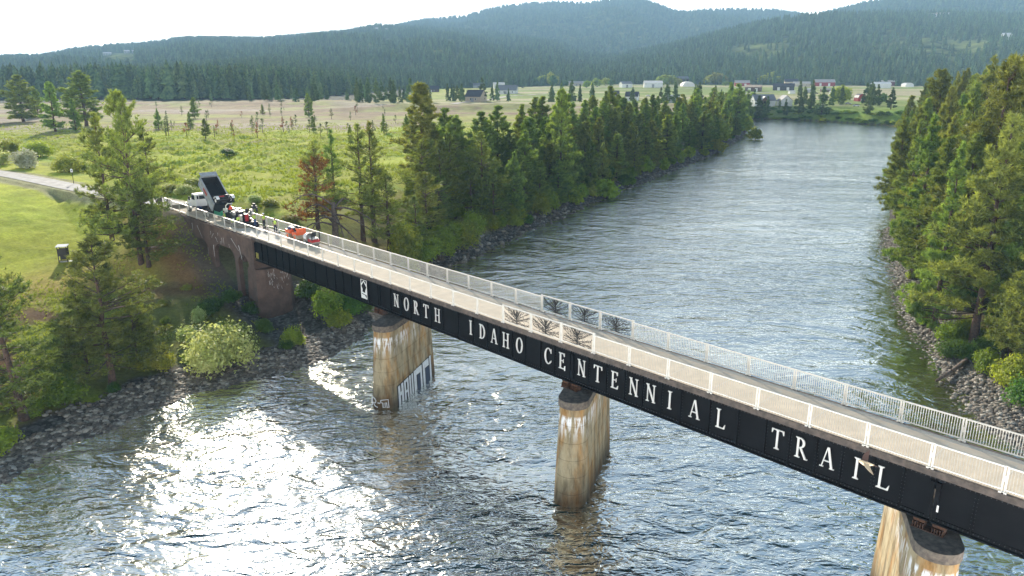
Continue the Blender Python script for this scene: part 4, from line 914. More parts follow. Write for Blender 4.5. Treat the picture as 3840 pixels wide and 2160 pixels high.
for sg in (-1, 1):
    b = MB(); b.prism([(6.35, sg * 1.085, 1.95), (7.55, sg * 1.085, 1.95), (7.35, sg * 1.085, 2.55), (6.35, sg * 1.085, 2.6)], Vector((0, 0, 0)), Vector((0, sg * .02, 0))); part(b, 'side_window', 'glass', cab_)
    b = MB(); b.box((7.5, sg * 1.4, 2.1), (.08, .22, .5)); b.tube([(7.5, sg * 1.05, 2.3), (7.5, sg * 1.4, 2.3)], .025, 5); part(b, 'mirror', 'frame', cab_)
b = MB(); b.prism([(7.66, -.9, 2.0), (7.5, -.9, 2.6), (7.5, .9, 2.6), (7.66, .9, 2.0)], Vector((.06, 0, 0)), Vector((.10, 0, 0))); part(b, 'windscreen', 'glass', cab_)
b = MB(); pf = [(7.65, .95), (10.0, .95), (10.05, 1.5), (9.8, 1.75), (7.75, 1.98)]; b.prism([(x, -.78, z) for x, z in pf], Vector((0, 0, 0)), Vector((0, 1.56, 0))); part(b, 'hood', 'wpaint', tr, bevel=.06)
for sg in (-1, 1):
    b = MB(); pts = [(8.75 + .72 * math.cos(R(a)), .55 + .72 * math.sin(R(a))) for a in range(0, 181, 20)]
    pts2 = [(8.75 + .60 * math.cos(R(a)), .55 + .60 * math.sin(R(a))) for a in range(180, -1, -20)]
    for i in range(9): b.prism([(pts[i][0], sg * .75, pts[i][1]), (pts[i + 1][0], sg * .75, pts[i + 1][1]), (pts2[8 - i][0], sg * .75, pts2[8 - i][1]), (pts2[9 - i][0], sg * .75, pts2[9 - i][1])], Vector((0, 0, 0)), Vector((0, sg * .48, 0)))
    part(b, 'fender', 'wpaint', tr); b = MB(); b.box((9.95, sg * .98, 1.1), (.15, .25, .22)); part(b, 'headlight', 'chrome', tr)
b = MB(); b.box((10.15, 0, .72), (.18, 2.3, .36)); b.box((10.02, 0, 1.2), (.05, .8, .6)); part(b, 'bumper', 'chrome', tr, bevel=.02)
b = MB(); b.box((5.2, 1.0, .85), (1.1, .5, .7)); part(b, 'fuel_tank', 'blue', tr, bevel=.08)
b = MB(); b.tube([(5.75, -.95, .9), (5.75, -.95, 3.15)], .08, 10); part(b, 'exhaust_stack', 'chrome', tr)
b = MB(); b.tube([(4.6, 0, .9), (4.15, 0, 3.0)], [.12, .09], 10); b.tube([(4.15, 0, 3.0), (3.7, 0, 4.1)], .06, 8); part(b, 'hoist_ram', 'steel', tr)
bed = empty('dump_bed_pivot', (.15, 0, 1.15)); bpy.data.objects.remove(bed)
b = MB(); L_, WB, HB = 5.0, 1.16, 1.30
rotb = Matrix.Translation((.15, 0, 1.15)) @ Matrix.Rotation(-R(39), 4, 'Y')
def bedmesh(b, name, m, parent):
    me = b.mesh(name, M[m]); me.transform(rotb); return link(name, me, parent)
for sg in (-1, 1):
    b.box((L_ / 2, sg * WB, HB / 2 + .05), (L_, .06, HB)); b.box((L_ / 2, sg * (WB + .03), HB + .08), (L_, .16, .14)); b.box((L_ / 2, sg * (WB + .03), .12), (L_, .14, .16))
    for x in (.1, L_ - .1): b.box((x, sg * (WB + .05), HB / 2 + .05), (.16, .14, HB))
b.box((L_ - .03, 0, HB / 2 + .15), (.08, WB * 2, HB + .3)); b.box((L_ + .25, 0, HB + .34), (.7, WB * 2, .07)); b.box((L_ / 2, 0, 0), (L_, WB * 2, .10))
bd = bedmesh(b, 'dump_bed', 'bed', tr)
b = MB(); b.box((L_ / 2 + .0, 0, .075), (L_ - .1, WB * 2 - .08, .03)); b.box((L_ - .10, 0, HB / 2 + .1), (.03, WB * 2 - .08, HB)); 
for sg in (-1, 1): b.box((L_ / 2, sg * (WB - .045), HB / 2 + .1), (L_ - .12, .02, HB - .05))
bedmesh(b, 'bed_liner', 'bedin', bd)
b = MB(); b.box((2.9, WB + .045, .78), (1.3, .012, .36)); bedmesh(b, 'door_emblem', 'red', bd)
b = MB(); b.box((-.04, 0, .62), (.08, WB * 2, 1.1)); 
me = b.mesh('tailgate', M['bedin']); me.transform(Matrix.Translation((.15, 0, 1.2)) @ Matrix.Rotation(R(8), 4, 'Y') @ Matrix.Translation((0, 0, -.5))); link('tailgate', me, tr)
# raised trailing axle behind the bed
b = MB(); ax = (-1.35, 2.75)
for sg in (-1, 1): b.tube([(.3, sg * .8, 1.9), (-.5, sg * .85, 2.9), (ax[0], sg * .7, ax[1])], .10, 8)
b.tube([(ax[0], -1.0, ax[1]), (ax[0], 1.0, ax[1])], .12, 8); b.box((-.6, 0, 2.95), (.2, 1.9, .2)); b.box((-.9, 0, 2.5), (.7, .6, .35)); b.box((-.2, 0, 3.2), (.3, 2.2, .14)); arm = part(b, 'trailing_axle', 'frame', tr)
b = MB(); b.box((-.42, 0, 3.12), (.06, .75, .12)); part(b, 'tail_light_bar', 'red', arm)
for sg in (-1, 1):
    wheel(ax[0], sg * 1.02, ax[1], .46, .34, arm); b = MB()
    for i in range(7):
        a0, a1 = R(20 + i * 20), R(40 + i * 20); f = lambda a, r: (ax[0] + r * math.cos(a), sg * .82, ax[1] + .02 + r * math.sin(a))
        b.prism([f(a0, .53), f(a1, .53), f(a1, .58), f(a0, .58)], Vector((0, 0, 0)), Vector((0, sg * .42, 0)))
    part(b, 'fender', 'wpaint', arm)
# paving machine : hopper at the truck end
pv = empty('paving_machine', SN(90.9, 39.5, 10.302), RZ, 'black paving machine with green hopper laying asphalt behind the truck', 'paver')
b = MB()
for sg in (-1, 1):
    b.prism([(5.6, sg * .55, .45), (7.9, sg * .55, .45), (7.9, sg * 1.25, 1.15), (5.6, sg * 1.25, 1.35)], Vector((0, 0, 0)), Vector((0, sg * .05, .02)))
    b.box((6.75, sg * 1.27, 1.1), (2.4, .05, .5)); b.prism([(5.0, sg * 1.1, .5), (5.6, sg * 1.3, .5), (5.6, sg * 1.3, 1.6), (5.0, sg * 1.1, 1.7)], Vector((0, 0, 0)), Vector((0, sg * .05, 0)))
b.box((5.5, 0, .9), (.08, 2.2, .9)); part(b, 'hopper', 'green', pv)
b = MB(); b.box((6.8, 0, .42), (2.4, 1.0, .1)); b.cyl((8.0, -.8, .5), (8.0, .8, .5), .13, 10); part(b, 'push_roller', 'steel', pv)
b = MB(); b.box((3.6, 0, .95), (3.2, 1.7, .9)); b.box((3.0, .2, 1.55), (1.4, 1.1, .4)); b.box((4.6, -.3, 1.5), (.9, 1.2, .5)); b.box((2.0, 0, 1.1), (.8, 2.1, .2)); part(b, 'engine_body', 'frame', pv, bevel=.05)
for sg in (-1, 1):
    b = MB(); b.box((3.5, sg * 1.0, .36), (3.0, .32, .62)); part(b, 'track', 'tyre', pv, bevel=.14)
    b = MB(); b.box((1.9, sg * 1.18, 1.75), (.5, .3, .45)); b.tube([(2.2, sg * 1.0, 1.1), (2.0, sg * 1.18, 1.6)], .05, 6); b.tube([(1.7, sg * 1.3, 1.9), (1.3, sg * 1.5, 2.3)], .03, 5); part(b, 'control_console', 'steel', pv)
    b = MB(); b.tube([(4.8, sg * 1.2, .9), (2.8, sg * 1.3, .75), (.9, sg * 1.2, .45)], .08, 6); part(b, 'tow_arm', 'steel', pv)
    b = MB(); b.box((2.3, sg * .85, 1.5), (.5, .45, .12)); b.box((2.52, sg * .85, 1.78), (.1, .45, .5)); part(b, 'seat', 'frame', pv, bevel=.03)
b = MB(); b.tube([(2.3, -1.3, 1.2), (2.2, -1.7, 2.5), (1.6, -1.75, 2.6)], .05, 6); b.box((1.8, -1.55, 2.25), (.7, .5, .35)); b.cyl((1.7, -1.5, 2.4), (1.7, -1.5, 2.75), .18, 10); b.box((1.2, -1.6, 2.0), (.35, .1, .6)); part(b, 'side_station', 'frame', pv)
b = MB(); b.box((.7, 0, .36), (.9, 2.5, .5)); b.box((.3, 0, .2), (.5, 2.5, .28)); b.box((.2, 0, .62), (.35, 2.3, .06)); part(b, 'screed', 'frame', pv, bevel=.02)
b = MB(); b.cyl((1.15, -.15, .7), (1.15, -.15, 1.55), .24, 14); b.box((1.15, -.15, 1.6), (.3, .3, .1)); part(b, 'red_tank', 'red', pv)
b = MB(); b.cyl((1.35, .55, .7), (1.35, .55, 1.5), .22, 14); part(b, 'water_can', 'cream', pv)
b = MB(); b.prism([(5.02, .55, 1.75), (5.02, -.05, 1.75), (5.02, .25, 2.35)], Vector((-.04, 0, 0)), Vector((0, 0, 0))); part(b, 'warning_triangle', 'orred', pv)
b = MB(); b.tube([(5.1, .8, 1.6), (5.1, .8, 2.3), (5.1, .5, 2.55), (5.1, -.1, 2.45)], .07, 7); b.box((5.2, .85, 1.7), (.5, .4, .5)); part(b, 'intake_pipe', 'cream', pv)
b = MB()
for i, (x, y, z, l) in enumerate(((4.0, .1, 1.55, .5), (3.4, -.5, 1.6, .6), (2.7, .4, 1.85, .4), (4.3, -.7, 1.8, .5), (3.2, .7, 1.5, .4), (2.4, -.2, 1.35, .6))): b.box((x, y, z), (l, .3, .28)); b.tube([(x, y, z), (x - .4, y + .3, z + .35)], .035, 5)
part(b, 'engine_covers', 'steel', pv)
# rollers
rl = empty('tandem_roller', SN(79.0, 40.35, 10.302), RZ, 'orange tandem roller parked by the far railing beyond the white roller', 'roller')
for x in (.55, 2.35):
    b = MB(); b.cyl((x, -.58, .42), (x, .58, .42), .42, 24); o = part(b, 'drum', 'drum', rl, bevel=.02); b = MB(); b.cyl((x, -.60, .42), (x, .60, .42), .2, 12); part(b, 'hub', 'orange', o)
b = MB(); b.box((2.2, 0, .95), (1.3, 1.2, .42)); b.box((1.45, 0, .7), (.5, .7, .5)); b.box((.6, 0, .82), (1.25, 1.2, .16)); b.box((.02, 0, 1.15), (.10, 1.2, .75)); b.box((1.2, .56, 1.15), (.1, .1, .75)); b.box((1.2, -.56, 1.15), (.1, .1, .75)); b.box((.05, .58, 1.5), (.12, .1, .25)); b.box((.6, .6, .95), (1.2, .06, .3)); part(b, 'body', 'orange', rl, bevel=.04)
b = MB(); b.ell((2.25, 0, 1.18), (.75, .52, .30), 14, 8); part(b, 'engine_hood', 'blue', rl, True)
b = MB(); b.box((.62, 0, 1.1), (.5, .5, .14)); b.box((.36, 0, 1.4), (.1, .5, .5)); part(b, 'seat', 'frame', rl, bevel=.04)
b = MB(); b.box((1.2, 0, 1.25), (.25, .4, .5)); b.tube([(1.1, 0, 1.5), (1.0, 0, 1.6)], .16, 12); part(b, 'steering_console', 'frame', rl)
b = MB(); b.box((.7, .35, 1.02), (.35, .18, .1)); b.box((.8, -.35, 1.05), (.4, .2, .14)); b.box((1.6, .2, 1.42), (.5, .2, .08)); part(b, 'tool_tray', 'wpaint', rl)
r2 = empty('small_roller', SN(75.3, 40.2, 10.302), RZ, 'small white and grey roller with black console parked nearer than the orange roller', 'roller')
for x in (.45, 1.85):
    b = MB(); b.cyl((x, -.48, .33), (x, .48, .33), .33, 20); o = part(b, 'drum', 'steel', r2, bevel=.02)
b = MB(); b.ell((1.9, 0, .82), (.62, .52, .46), 16, 10); part(b, 'engine_hood', 'wpaint', r2, True)
b = MB(); b.box((1.25, 0, .85), (.35, 1.0, .75)); b.box((1.2, 0, 1.3), (.18, .9, .2)); part(b, 'dashboard', 'steel', r2, bevel=.05)
b = MB(); b.box((.5, 0, .62), (1.0, 1.05, .30)); part(b, 'base', 'red', r2, bevel=.04)
b = MB(); b.box((.55, 0, .86), (.7, .8, .14)); part(b, 'platform', 'wpaint', r2)
b = MB(); b.box((.6, 0, 1.15), (.42, .46, .12)); b.box((.38, 0, 1.4), (.1, .46, .42)); part(b, 'seat', 'frame', r2, bevel=.03)
for sg in (-1, 1): b = MB(); b.box((.08, sg * .48, 1.15), (.12, .1, .9)); part(b, 'roll_bar', 'frame', r2)
# ================================================================== BIRD
rb_ = ray(3250, 1738); kb_ = 5.6 / FPX; bp_ = (rb_[0] * kb_, rb_[1] * kb_, HC + rb_[2] * kb_); bd_ = empty('swallow', bp_, R(176), 'brown and buff swallow in flight before the word TRAIL', 'bird')
M['bbrown'] = mat('brown feathers', (.085, .045, .035), .8, col2=(.045, .025, .022), scale=30); M['bbuff'] = mat('buff feathers', (.52, .40, .26), .8, var=.15, scale=25); M['bblack'] = mat('black beak', (.01, .01, .012), .4)
prof = [(.30, .012), (.27, .035), (.22, .06), (.16, .07), (.08, .085), (-.02, .085), (-.12, .06), (-.2, .035), (-.27, .02)]
b = MB(); b.tube([(x, 0, .015 * math.sin(i)) for i, (x, r) in enumerate(prof)], [r for _, r in prof], 12); part(b, 'body', 'bbuff', bd_, True)
b = MB(); b.tube([(.29, 0, 0), (.335, 0, -.004)], [.012, .002], 6); b.ell((.255, .035, .015), (.012, .008, .012), 8, 6); b.ell((.255, -.035, .015), (.012, .008, .012), 8, 6); part(b, 'beak', 'bblack', bd_)
def wing(sg, up_):
    V = []; F = []; o_ = [(.14, 0), (.17, .10), (.14, .22), (.04, .36), (-.12, .50), (-.10, .38), (-.07, .24), (-.06, .10), (-.04, 0)]
    b = MB(); c_, s_ = math.cos(up_), math.sin(up_)
    top_ = [(x, sg * (y * c_ + .04), y * s_ + .03) for x, y in o_]; mid = len(o_) // 2
    for i in range(mid): b.prism([top_[i], top_[i + 1], top_[len(o_) - 2 - i], top_[len(o_) - 1 - i]], Vector((0, 0, 0)), Vector((0, 0, .008)))
    return b
part(wing(-1, R(62)), 'wing', 'bbrown', bd_); part(wing(1, R(-35)), 'wing', 'bbuff', bd_)
b = MB(); b.prism([(-.2, .03, 0), (-.2, -.03, 0), (-.42, -.07, -.01), (-.36, 0, -.01), (-.42, .07, -.01)], Vector((0, 0, 0)), Vector((0, 0, .01))); part(b, 'tail', 'bbrown', bd_)
bd_.scale = (.21, .21, .21); bd_.rotation_euler = (R(12), R(-16), R(176)); d_ = ray(735, 33); bpos = (d_[0] * .045, d_[1] * .045, HC + d_[2] * .045); b2 = empty('distant_bird', bpos, 0, 'tiny white bird high in the pale sky above the left ridge', 'bird')
b = MB(); b.ell((0, 0, 0), (.22, .06, .06), 8, 6); b.prism([(-.05, 0, 0), (.1, 0, 0), (.02, .5, .12)], Vector((0, 0, 0)), Vector((0, 0, .02))); b.prism([(-.05, 0, 0), (.1, 0, 0), (.02, -.5, .12)], Vector((0, 0, 0)), Vector((0, 0, .02))); part(b, 'body', 'wpaint', b2)
# ================================================================== LAWN FURNITURE
kx, ky, kz = ground(243, 985)
k_ = empty('notice_kiosk', (kx, ky, kz), R(12), 'dark framed kiosk with white sloping top standing on the left lawn', 'kiosk'); k_.scale = (.72, .72, .85)
M['dwood'] = mat('dark brown post', (.03, .025, .02), .7)
for x in (-.75, .75):
    for y in (-.55, .55): b = MB(); b.box((x, y, 1.25), (.12, .12, 2.5)); part(b, 'post', 'dwood', k_)
b = MB(); b.box((0, 0, 2.62), (1.95, 1.5, .09), Matrix.Rotation(R(6), 3, 'X')); part(b, 'roof', 'wpaint', k_)
b = MB(); b.box((0, -.55, 1.6), (1.4, .05, 1.2)); b.box((0, .55, 1.2), (1.4, .05, 1.9)); b.box((0, -.55, .3), (1.4, .05, .1)); part(b, 'notice_board', 'dwood', k_)
b = MB(); b.box((0, -.2, .12), (1.5, .7, .2)); part(b, 'base', 'path', k_)
tx, ty, tz = ground(277, 1000); t_ = empty('bin', (tx, ty, tz), R(12), 'low dark box with white lid beside the kiosk on the lawn', 'bin'); t_.scale = (.75, .75, .75); b = MB(); b.box((0, 0, .4), (1.0, .7, .8)); part(b, 'body', 'dwood', t_); b = MB(); b.box((0, 0, .84), (1.25, .85, .07)); part(b, 'lid', 'wpaint', t_)
sx_, sy_, sz_ = ground(277, 690); t_ = empty('trail_sign', (sx_, sy_, sz_), R(-20), 'small white square sign on a thin post beside the trail', 'sign'); b = MB(); b.box((0, 0, 1.3), (.07, .07, 2.6)); part(b, 'post', 'dwood', t_); b = MB(); b.box((0, -.05, 2.4), (.5, .03, .6)); part(b, 'panel', 'wpaint', t_)
b = MB(); b.box((0, -.075, 2.4), (.14, .01, .3)); part(b, 'symbol', 'frame', t_)
M['wood'] = M['deadbark']
def driftwood(pts, r, label, twigs=3):
    b = MB(); b.tube(pts, r, 8); rs2 = random.Random(len(pts))
    for i in range(twigs):
        p = Vector(pts[rs2.randrange(1, len(pts))]); b.tube([p, p + Vector((rs2.uniform(-1, 1), rs2.uniform(-1, 1), rs2.uniform(.1, .6)))], [.05, .02], 5)
    o = b.build('driftwood', M['deadbark'], None, True); tag(o, label, 'driftwood')
g0 = ground(3510, 1440); g1 = ground(3620, 1375)
driftwood([(g0[0], g0[1], g0[2] + .3), ((g0[0] + g1[0]) / 2, (g0[1] + g1[1]) / 2, g0[2] + .55), (g1[0], g1[1], g1[2] + .5)], [.14, .2, .3], 'weathered driftwood log with branches on the right cobble beach', 5)
g0 = ground(990, 1310); g1 = ground(900, 1390); driftwood([(g0[0], g0[1], g0[2] + .2), (g1[0], g1[1], g1[2] + .4), (g1[0] - 1, g1[1] - 1, g1[2] + .1)], [.08, .07, .04], 'thin pale dead branch lying beside the big blossoming bush', 3)
# ================================================================== TREES
def tuft_tris(C, Dn, k, l, wd, spread, rng):
    n = len(C); ru = rng.normal(size=(n, k, 3)); ru /= np.linalg.norm(ru, axis=2, keepdims=True) + 1e-9
    B = Dn[:, None, :] * (1 - spread) + ru * spread; B /= np.linalg.norm(B, axis=2, keepdims=True) + 1e-9
    ln = l * rng.uniform(.6, 1.2, (n, k, 1)); S = np.cross(B, rng.normal(size=(n, k, 3))); S /= np.linalg.norm(S, axis=2, keepdims=True) + 1e-9; S *= wd / 2
    P0 = C[:, None, :] - B * ln * .15 - S; P1 = C[:, None, :] - B * ln * .15 + S; P2 = C[:, None, :] + B * ln
    V = np.stack([P0, P1, P2], 2).reshape(-1, 3); return V, np.arange(len(V)).reshape(-1, 3)
def conifer(seed, h, rad, per_m, k, l, wd, cb=.15, blunt=.75, up=.3, nbr=6.0, irr=.35, lean=0.0, dead_low=0, mat_c='pine', mat_t='bark', top_fill=1.0):
    rng = np.random.default_rng(seed); b = MB(); nseg = 9; tr_ = h * .016 + .05
    tp = [(lean * h * (i / nseg) ** 1.5 + rng.normal() * .04, rng.normal() * .04, h * i / nseg) for i in range(nseg + 1)]; tp[0] = (0, 0, -.5)
    b.tube(tp, [tr_ * (1 - .93 * i / nseg) * (1.25 if i == 0 else 1) for i in range(nseg + 1)], 7, False)
    def trunk_at(z):
        t = max(0, min(.999, z / h)) * nseg; i = int(t); f = t - i; return [tp[i][q] * (1 - f) + tp[i + 1][q] * f for q in (0, 1)]
    C = []; Dn = []; nb = int(h * nbr); phase = rng.uniform(0, 6.28, 6); z = h * cb
    zs = np.sort(rng.uniform(cb ** .8, 1, nb) ** .95) * h
    lobes = rng.uniform(1 - irr, 1 + irr, 24)
    for j, z in enumerate(zs):
        t = (z - h * cb) / (h * (1 - cb)); a = rng.uniform(0, 6.283)
        prof = min(1.0, ((1 - t) * 1.35) ** blunt) * (.55 + .45 * min(1, t * 5 + .3))
        L_ = rad * prof * rng.uniform(.62, 1.08) * lobes[int(t * 5) % 6 * 4 + int(a / 1.571) % 4] + .15
        el = R(-12 + 62 * t ** 1.3 + rng.uniform(-9, 9)) * (1 if up else 1) + up * .3
        x0, y0 = trunk_at(z); d = np.array([math.cos(a) * math.cos(el), math.sin(a) * math.cos(el), math.sin(el)]); p0 = np.array([x0, y0, z])
        mid = p0 + d * L_ * .55; tip = p0 + d * L_ + np.array([0, 0, .10 * L_])
        if L_ > .5: b.tube([p0, mid, tip], [.012 * L_ + .02, .01 * L_ + .012, .006], 3, False)
        if dead_low and t < dead_low and rng.random() < .7: continue
        n = max(2, int(L_ * per_m * (1.25 if t > .75 else 1) * top_fill)); u = rng.uniform(.28 if L_ > 1.2 else .1, 1, n) ** .75
        side = np.array([-math.sin(a), math.cos(a), 0]); off = rng.normal(0, .17, n) * L_ * np.sqrt(np.clip(1.15 - u, 0, 1)) + rng.normal(0, .08, n)
        P = p0 + (tip - p0) * u[:, None] + side * off[:, None] + np.array([0, 0, 1]) * (rng.normal(0, .05, n) * L_ + np.abs(off) * .12)[:, None]
        dd = d * .7 + side * np.sign(off)[:, None] * .5 + np.array([0, 0, .75]); dd /= np.linalg.norm(dd, axis=1, keepdims=True)
        C.append(P); Dn.append(dd)
    xt, yt = trunk_at(h * .995); C.append(np.array([[xt, yt, h - .1 * i] for i in range(6)])); Dn.append(np.tile([0, 0, 1.], (6, 1)))
    C = np.concatenate(C); Dn = np.concatenate(Dn); V, F = tuft_tris(C, Dn, k, l, wd, .55, rng)
    return b.mesh('trunk', M[mat_t], True), np_mesh('crown', V, F, M[mat_c])
NEARP = [conifer(101 + i, 18, r_, 7, 8, .50, .115, cb, bl, nbr=6.5, irr=.55, mat_c='pine_near') for i, (r_, cb, bl) in enumerate([(4.2, .05, .62), (4.8, .08, .55), (3.7, .04, .68), (5.2, .06, .5)])]
MIDP = [conifer(201 + i, 16, r_, 8.5, 7, .62, .19, cb, bl, nbr=8) for i, (r_, cb, bl) in enumerate([(3.6, .03, .62), (3.2, .03, .7), (4.0, .04, .55), (2.8, .02, .75), (3.7, .05, .58), (3.4, .03, .66)])]
RIGHTP = [conifer(301 + i, 22, r_, 10, 7, .56, .15, cb, bl, nbr=6.5, mat_c='pine_olive', dead_low=dl) for i, (r_, cb, bl, dl) in enumerate([(4.4, .07, .7, .10), (3.9, .05, .8, .05), (5.0, .10, .6, .10), (3.5, .03, .85, 0)])]
FARP = [conifer(401 + i, 15, r_, 4.5, 6, .95, .36, cb, .85, nbr=6.5, irr=.3) for i, (r_, cb) in enumerate([(3.0, .04), (2.6, .03), (3.5, .05), (2.3, .03)])]
YOUNG = [conifer(501 + i, 7, r_, 6, 7, .40, .08, .18, .8, nbr=5) for i, r_ in enumerate([1.5, 1.9, 1.2])]
SPARSE = [conifer(151 + i, 18, r_, 6.0, 7, .50, .11, cb, bl, nbr=5.5, irr=.5, mat_c='pine_near') for i, (r_, cb, bl) in enumerate([(3.6, .12, .8), (3.0, .16, .9), (4.1, .10, .7)])]
def vfar(seed, h, r_):
    rng = np.random.default_rng(seed); V = []; F = []; nt = 6
    for t in range(nt):
        z0 = h * (.08 + .86 * t / nt); z1 = z0 + h * .30 * (1 - .35 * t / nt); rr0 = r_ * (1 - t / nt) ** .8 * rng.uniform(.8, 1.15) + .12; m = 8
        ap_ = len(V); V.append((rng.normal() * .1, rng.normal() * .1, min(z1, h))); a0 = rng.uniform(0, 6)
        for q in range(m):
            rq = rr0 * rng.uniform(.6, 1.3); an = a0 + 6.283 * q / m + rng.uniform(-.2, .2); V.append((rq * math.cos(an), rq * math.sin(an), z0 + rng.uniform(-.1, .1) * h * .6))
        for q in range(m): F.append((ap_, ap_ + 1 + q, ap_ + 1 + (q + 1) % m))
    nl = len(F); i = len(V)
    for z, w_ in ((0, .3), (h * .5, .15)):
        for a in range(4): V.append((w_ * math.cos(a * 1.57), w_ * math.sin(a * 1.57), z))
    q4 = [(i + a, i + (a + 1) % 4, i + 4 + (a + 1) % 4, i + 4 + a) for a in range(4)]
    return np_mesh('conifer', V, [np.array(F), np.array(q4)], [M['pine_far'], M['bark']], [0] * nl + [1] * 4)
VFAR = [vfar(601 + i, 15, r_) for i, r_ in enumerate([3.0, 2.4, 3.4, 2.0, 2.7])]
def add_tree(var, loc, h, base_h, name, label, cat='pine tree', group=None, wid=1.0, cm=None, tm=None, tilt=0.0):
    e = empty(name, loc, random.uniform(0, 6.28), label, cat, group); s = h / base_h; e.scale = (s * wid, s * wid, s)
    if tilt: e.rotation_euler = (0, tilt, 0)
    t = link('trunk', var[0], e); c_ = link('crown', var[1], e)
    if cm: c_.material_slots[0].link = 'OBJECT'; c_.material_slots[0].material = M[cm]
    if tm: t.material_slots[0].link = 'OBJECT'; t.material_slots[0].material = M[tm]
    return e
def tree_px(var, bh, xb, yb, yt, name, label, group=None, wid=1.0, cm=None, gz_=None, tilt=0, tm=None):
    P = ground(xb, yb) if gz_ is None else (*at(xb, yb, gz_), gz_); h = top_z(yt, P) - P[2]; return add_tree(var, P, h, bh, name, label, 'pine tree', group, wid, cm, tilt=tilt, tm=tm)
# near left bank pines
LG = 'pines on the near left bank'
tree_px(NEARP[2], 18, 92, 1575, 1000, 'pine_tree', 'thin pine with leaning bare lower trunk at the lower left water edge', LG, 1.45, tilt=R(-4))
tree_px(NEARP[1], 18, 425, 1455, 905, 'pine_tree', 'broad pine rising from the cobble bank left of the blossoming bush', LG, 1.35)
tree_px(NEARP[0], 18, 330, 1400, 1060, 'pine_tree', 'shorter pine pressed against the left side of the broad bank pine', LG, 1.2)
tree_px(NEARP[3], 18, 520, 1385, 1090, 'pine_tree', 'low full pine on the right side of the broad bank pine', LG, 1.0)
tree_px(NEARP[1], 18, 531, 993, 358, 'pine_tree', 'tallest pine in front of the trail, its top standing above the meadow', LG, .85)
tree_px(NEARP[2], 18, 421, 908, 430, 'pine_tree', 'pine standing just left of the tallest pine before the trail', LG, .95)
tree_px(SPARSE[0], 18, 500, 860, 420, 'pine_tree', 'narrow pine between the two tall trees by the trail', LG, .7)
tree_px(SPARSE[2], 18, 575, 800, 480, 'pine_tree', 'olive crowned pine overhanging the trail beside the bridge end', LG, 1.05, cm='pine_olive')
tree_px(NEARP[1], 18, 560, 1010, 720, 'pine_tree', 'short full pine at the foot of the tallest trailside pine', LG, 1.5)
tree_px(NEARP[0], 18, -20, 1330, 700, 'pine_tree', 'pine half cut off by the left edge of the photo above the lawn', LG, .8)
# meadow pines (left)
MG = 'pines scattered over the meadow'
for v, xb, yb, yt, wd, lb in [(0, 89, 457, 285, 1.7, 'dense dark wide pine farthest left in the meadow'), (1, 145, 441, 325, 1.0, 'slender pine behind the dark wide pine'), (2, 209, 493, 312, 1.1, 'open twin stemmed pine nearest the trail bushes'),
        (3, 286, 496, 374, 1.1, 'small pine in front of the large meadow pine'), (4, 325, 474, 272, 1.75, 'largest spreading pine at the left of the meadow'), (1, 596, 487, 408, 1.0, 'thin young pine alone behind the tall trailside pine'),
        (2, 731, 443, 366, 1.2, 'round topped pine far out in the dry grass'), (3, 714, 485, 420, 1.1, 'small pine just in front of the round topped one'), (4, 772, 520, 447, 1.2, 'lone small dark pine nearest in the middle meadow'),
        (0, 1159, 440, 352, 1.0, 'dark pine above the truck half way across the dry field'), (2, 1175, 497, 436, 1.0, 'bushy pine before the dark field pine'), (5, 1540, 522, 412, 1.1, 'pair of pines at the left end of the river row'), (1, 1525, 516, 430, .9, 'slim pine beside the pair at the end of the river row'),
        (3, 1440, 500, 430, 1.0, 'small pine left of the river row'), (2, 985, 430, 392, 1.1, 'little pine in the dry field left of the mound'), (0, 1315, 545, 470, .8, 'slim pine behind the three bank pines')]:
    tree_px(MIDP[v], 16, xb, yb, yt, 'pine_tree', lb, MG, wd)
rs = random.Random(21)
for i in range(62):
    xb = rs.uniform(560, 1560); yb = rs.uniform(398, 470) if i < 26 else rs.uniform(470, 520); P = ground(xb, yb); hh = rs.uniform(2.0, 5.2)
    brown = rs.random() < .18
    add_tree(YOUNG[i % 3], P, hh, 7, 'sapling', 'small rusty sapling dotted over the dry field' if brown else 'small green sapling dotted over the dry field', 'sapling', 'saplings in the dry field', cm='rust' if brown else 'pine_far')
# three trees behind the railing with the rusty one and the broken snag
BG = 'trees on the bank right behind the machines'
tree_px(SPARSE[2], 18, 1195, 862, 533, 'pine_tree', 'half dead pine with green top and rust brown lower needles', BG, 1.1, cm='pine_olive')
rp = ground(1192, 866); add_tree(conifer(77, 9, 3.9, 4.5, 7, .48, .12, .08, .45, nbr=5, mat_c='rust'), rp, 9.6, 9, 'dying_pine', 'rust brown dying young pine at the foot of the half dead pine', 'pine tree', BG)
tree_px(SPARSE[1], 18, 1262, 862, 490, 'pine_tree', 'tall slender pine next to the rusty tree', BG, 1.0, cm='pine')
tree_px(SPARSE[0], 18, 1362, 905, 470, 'pine_tree', 'left of two tall pines grown together behind the railing', BG, 1.15)
tree_px(SPARSE[1], 18, 1405, 912, 462, 'pine_tree', 'right of two tall pines grown together behind the railing', BG, 1.25)
tree_px(SPARSE[2], 18, 1460, 945, 640, 'pine_tree', 'lower full pine at the right foot of the twin pines', BG, 1.4)
sp = Vector(at(1258, 905, 6.5) + (6.0,)); b = MB(); b.tube([sp, sp + Vector((.1, 0, 3)), sp + Vector((0, .1, 6.0))], [.5, .42, .28], 10); rs3 = random.Random(5)
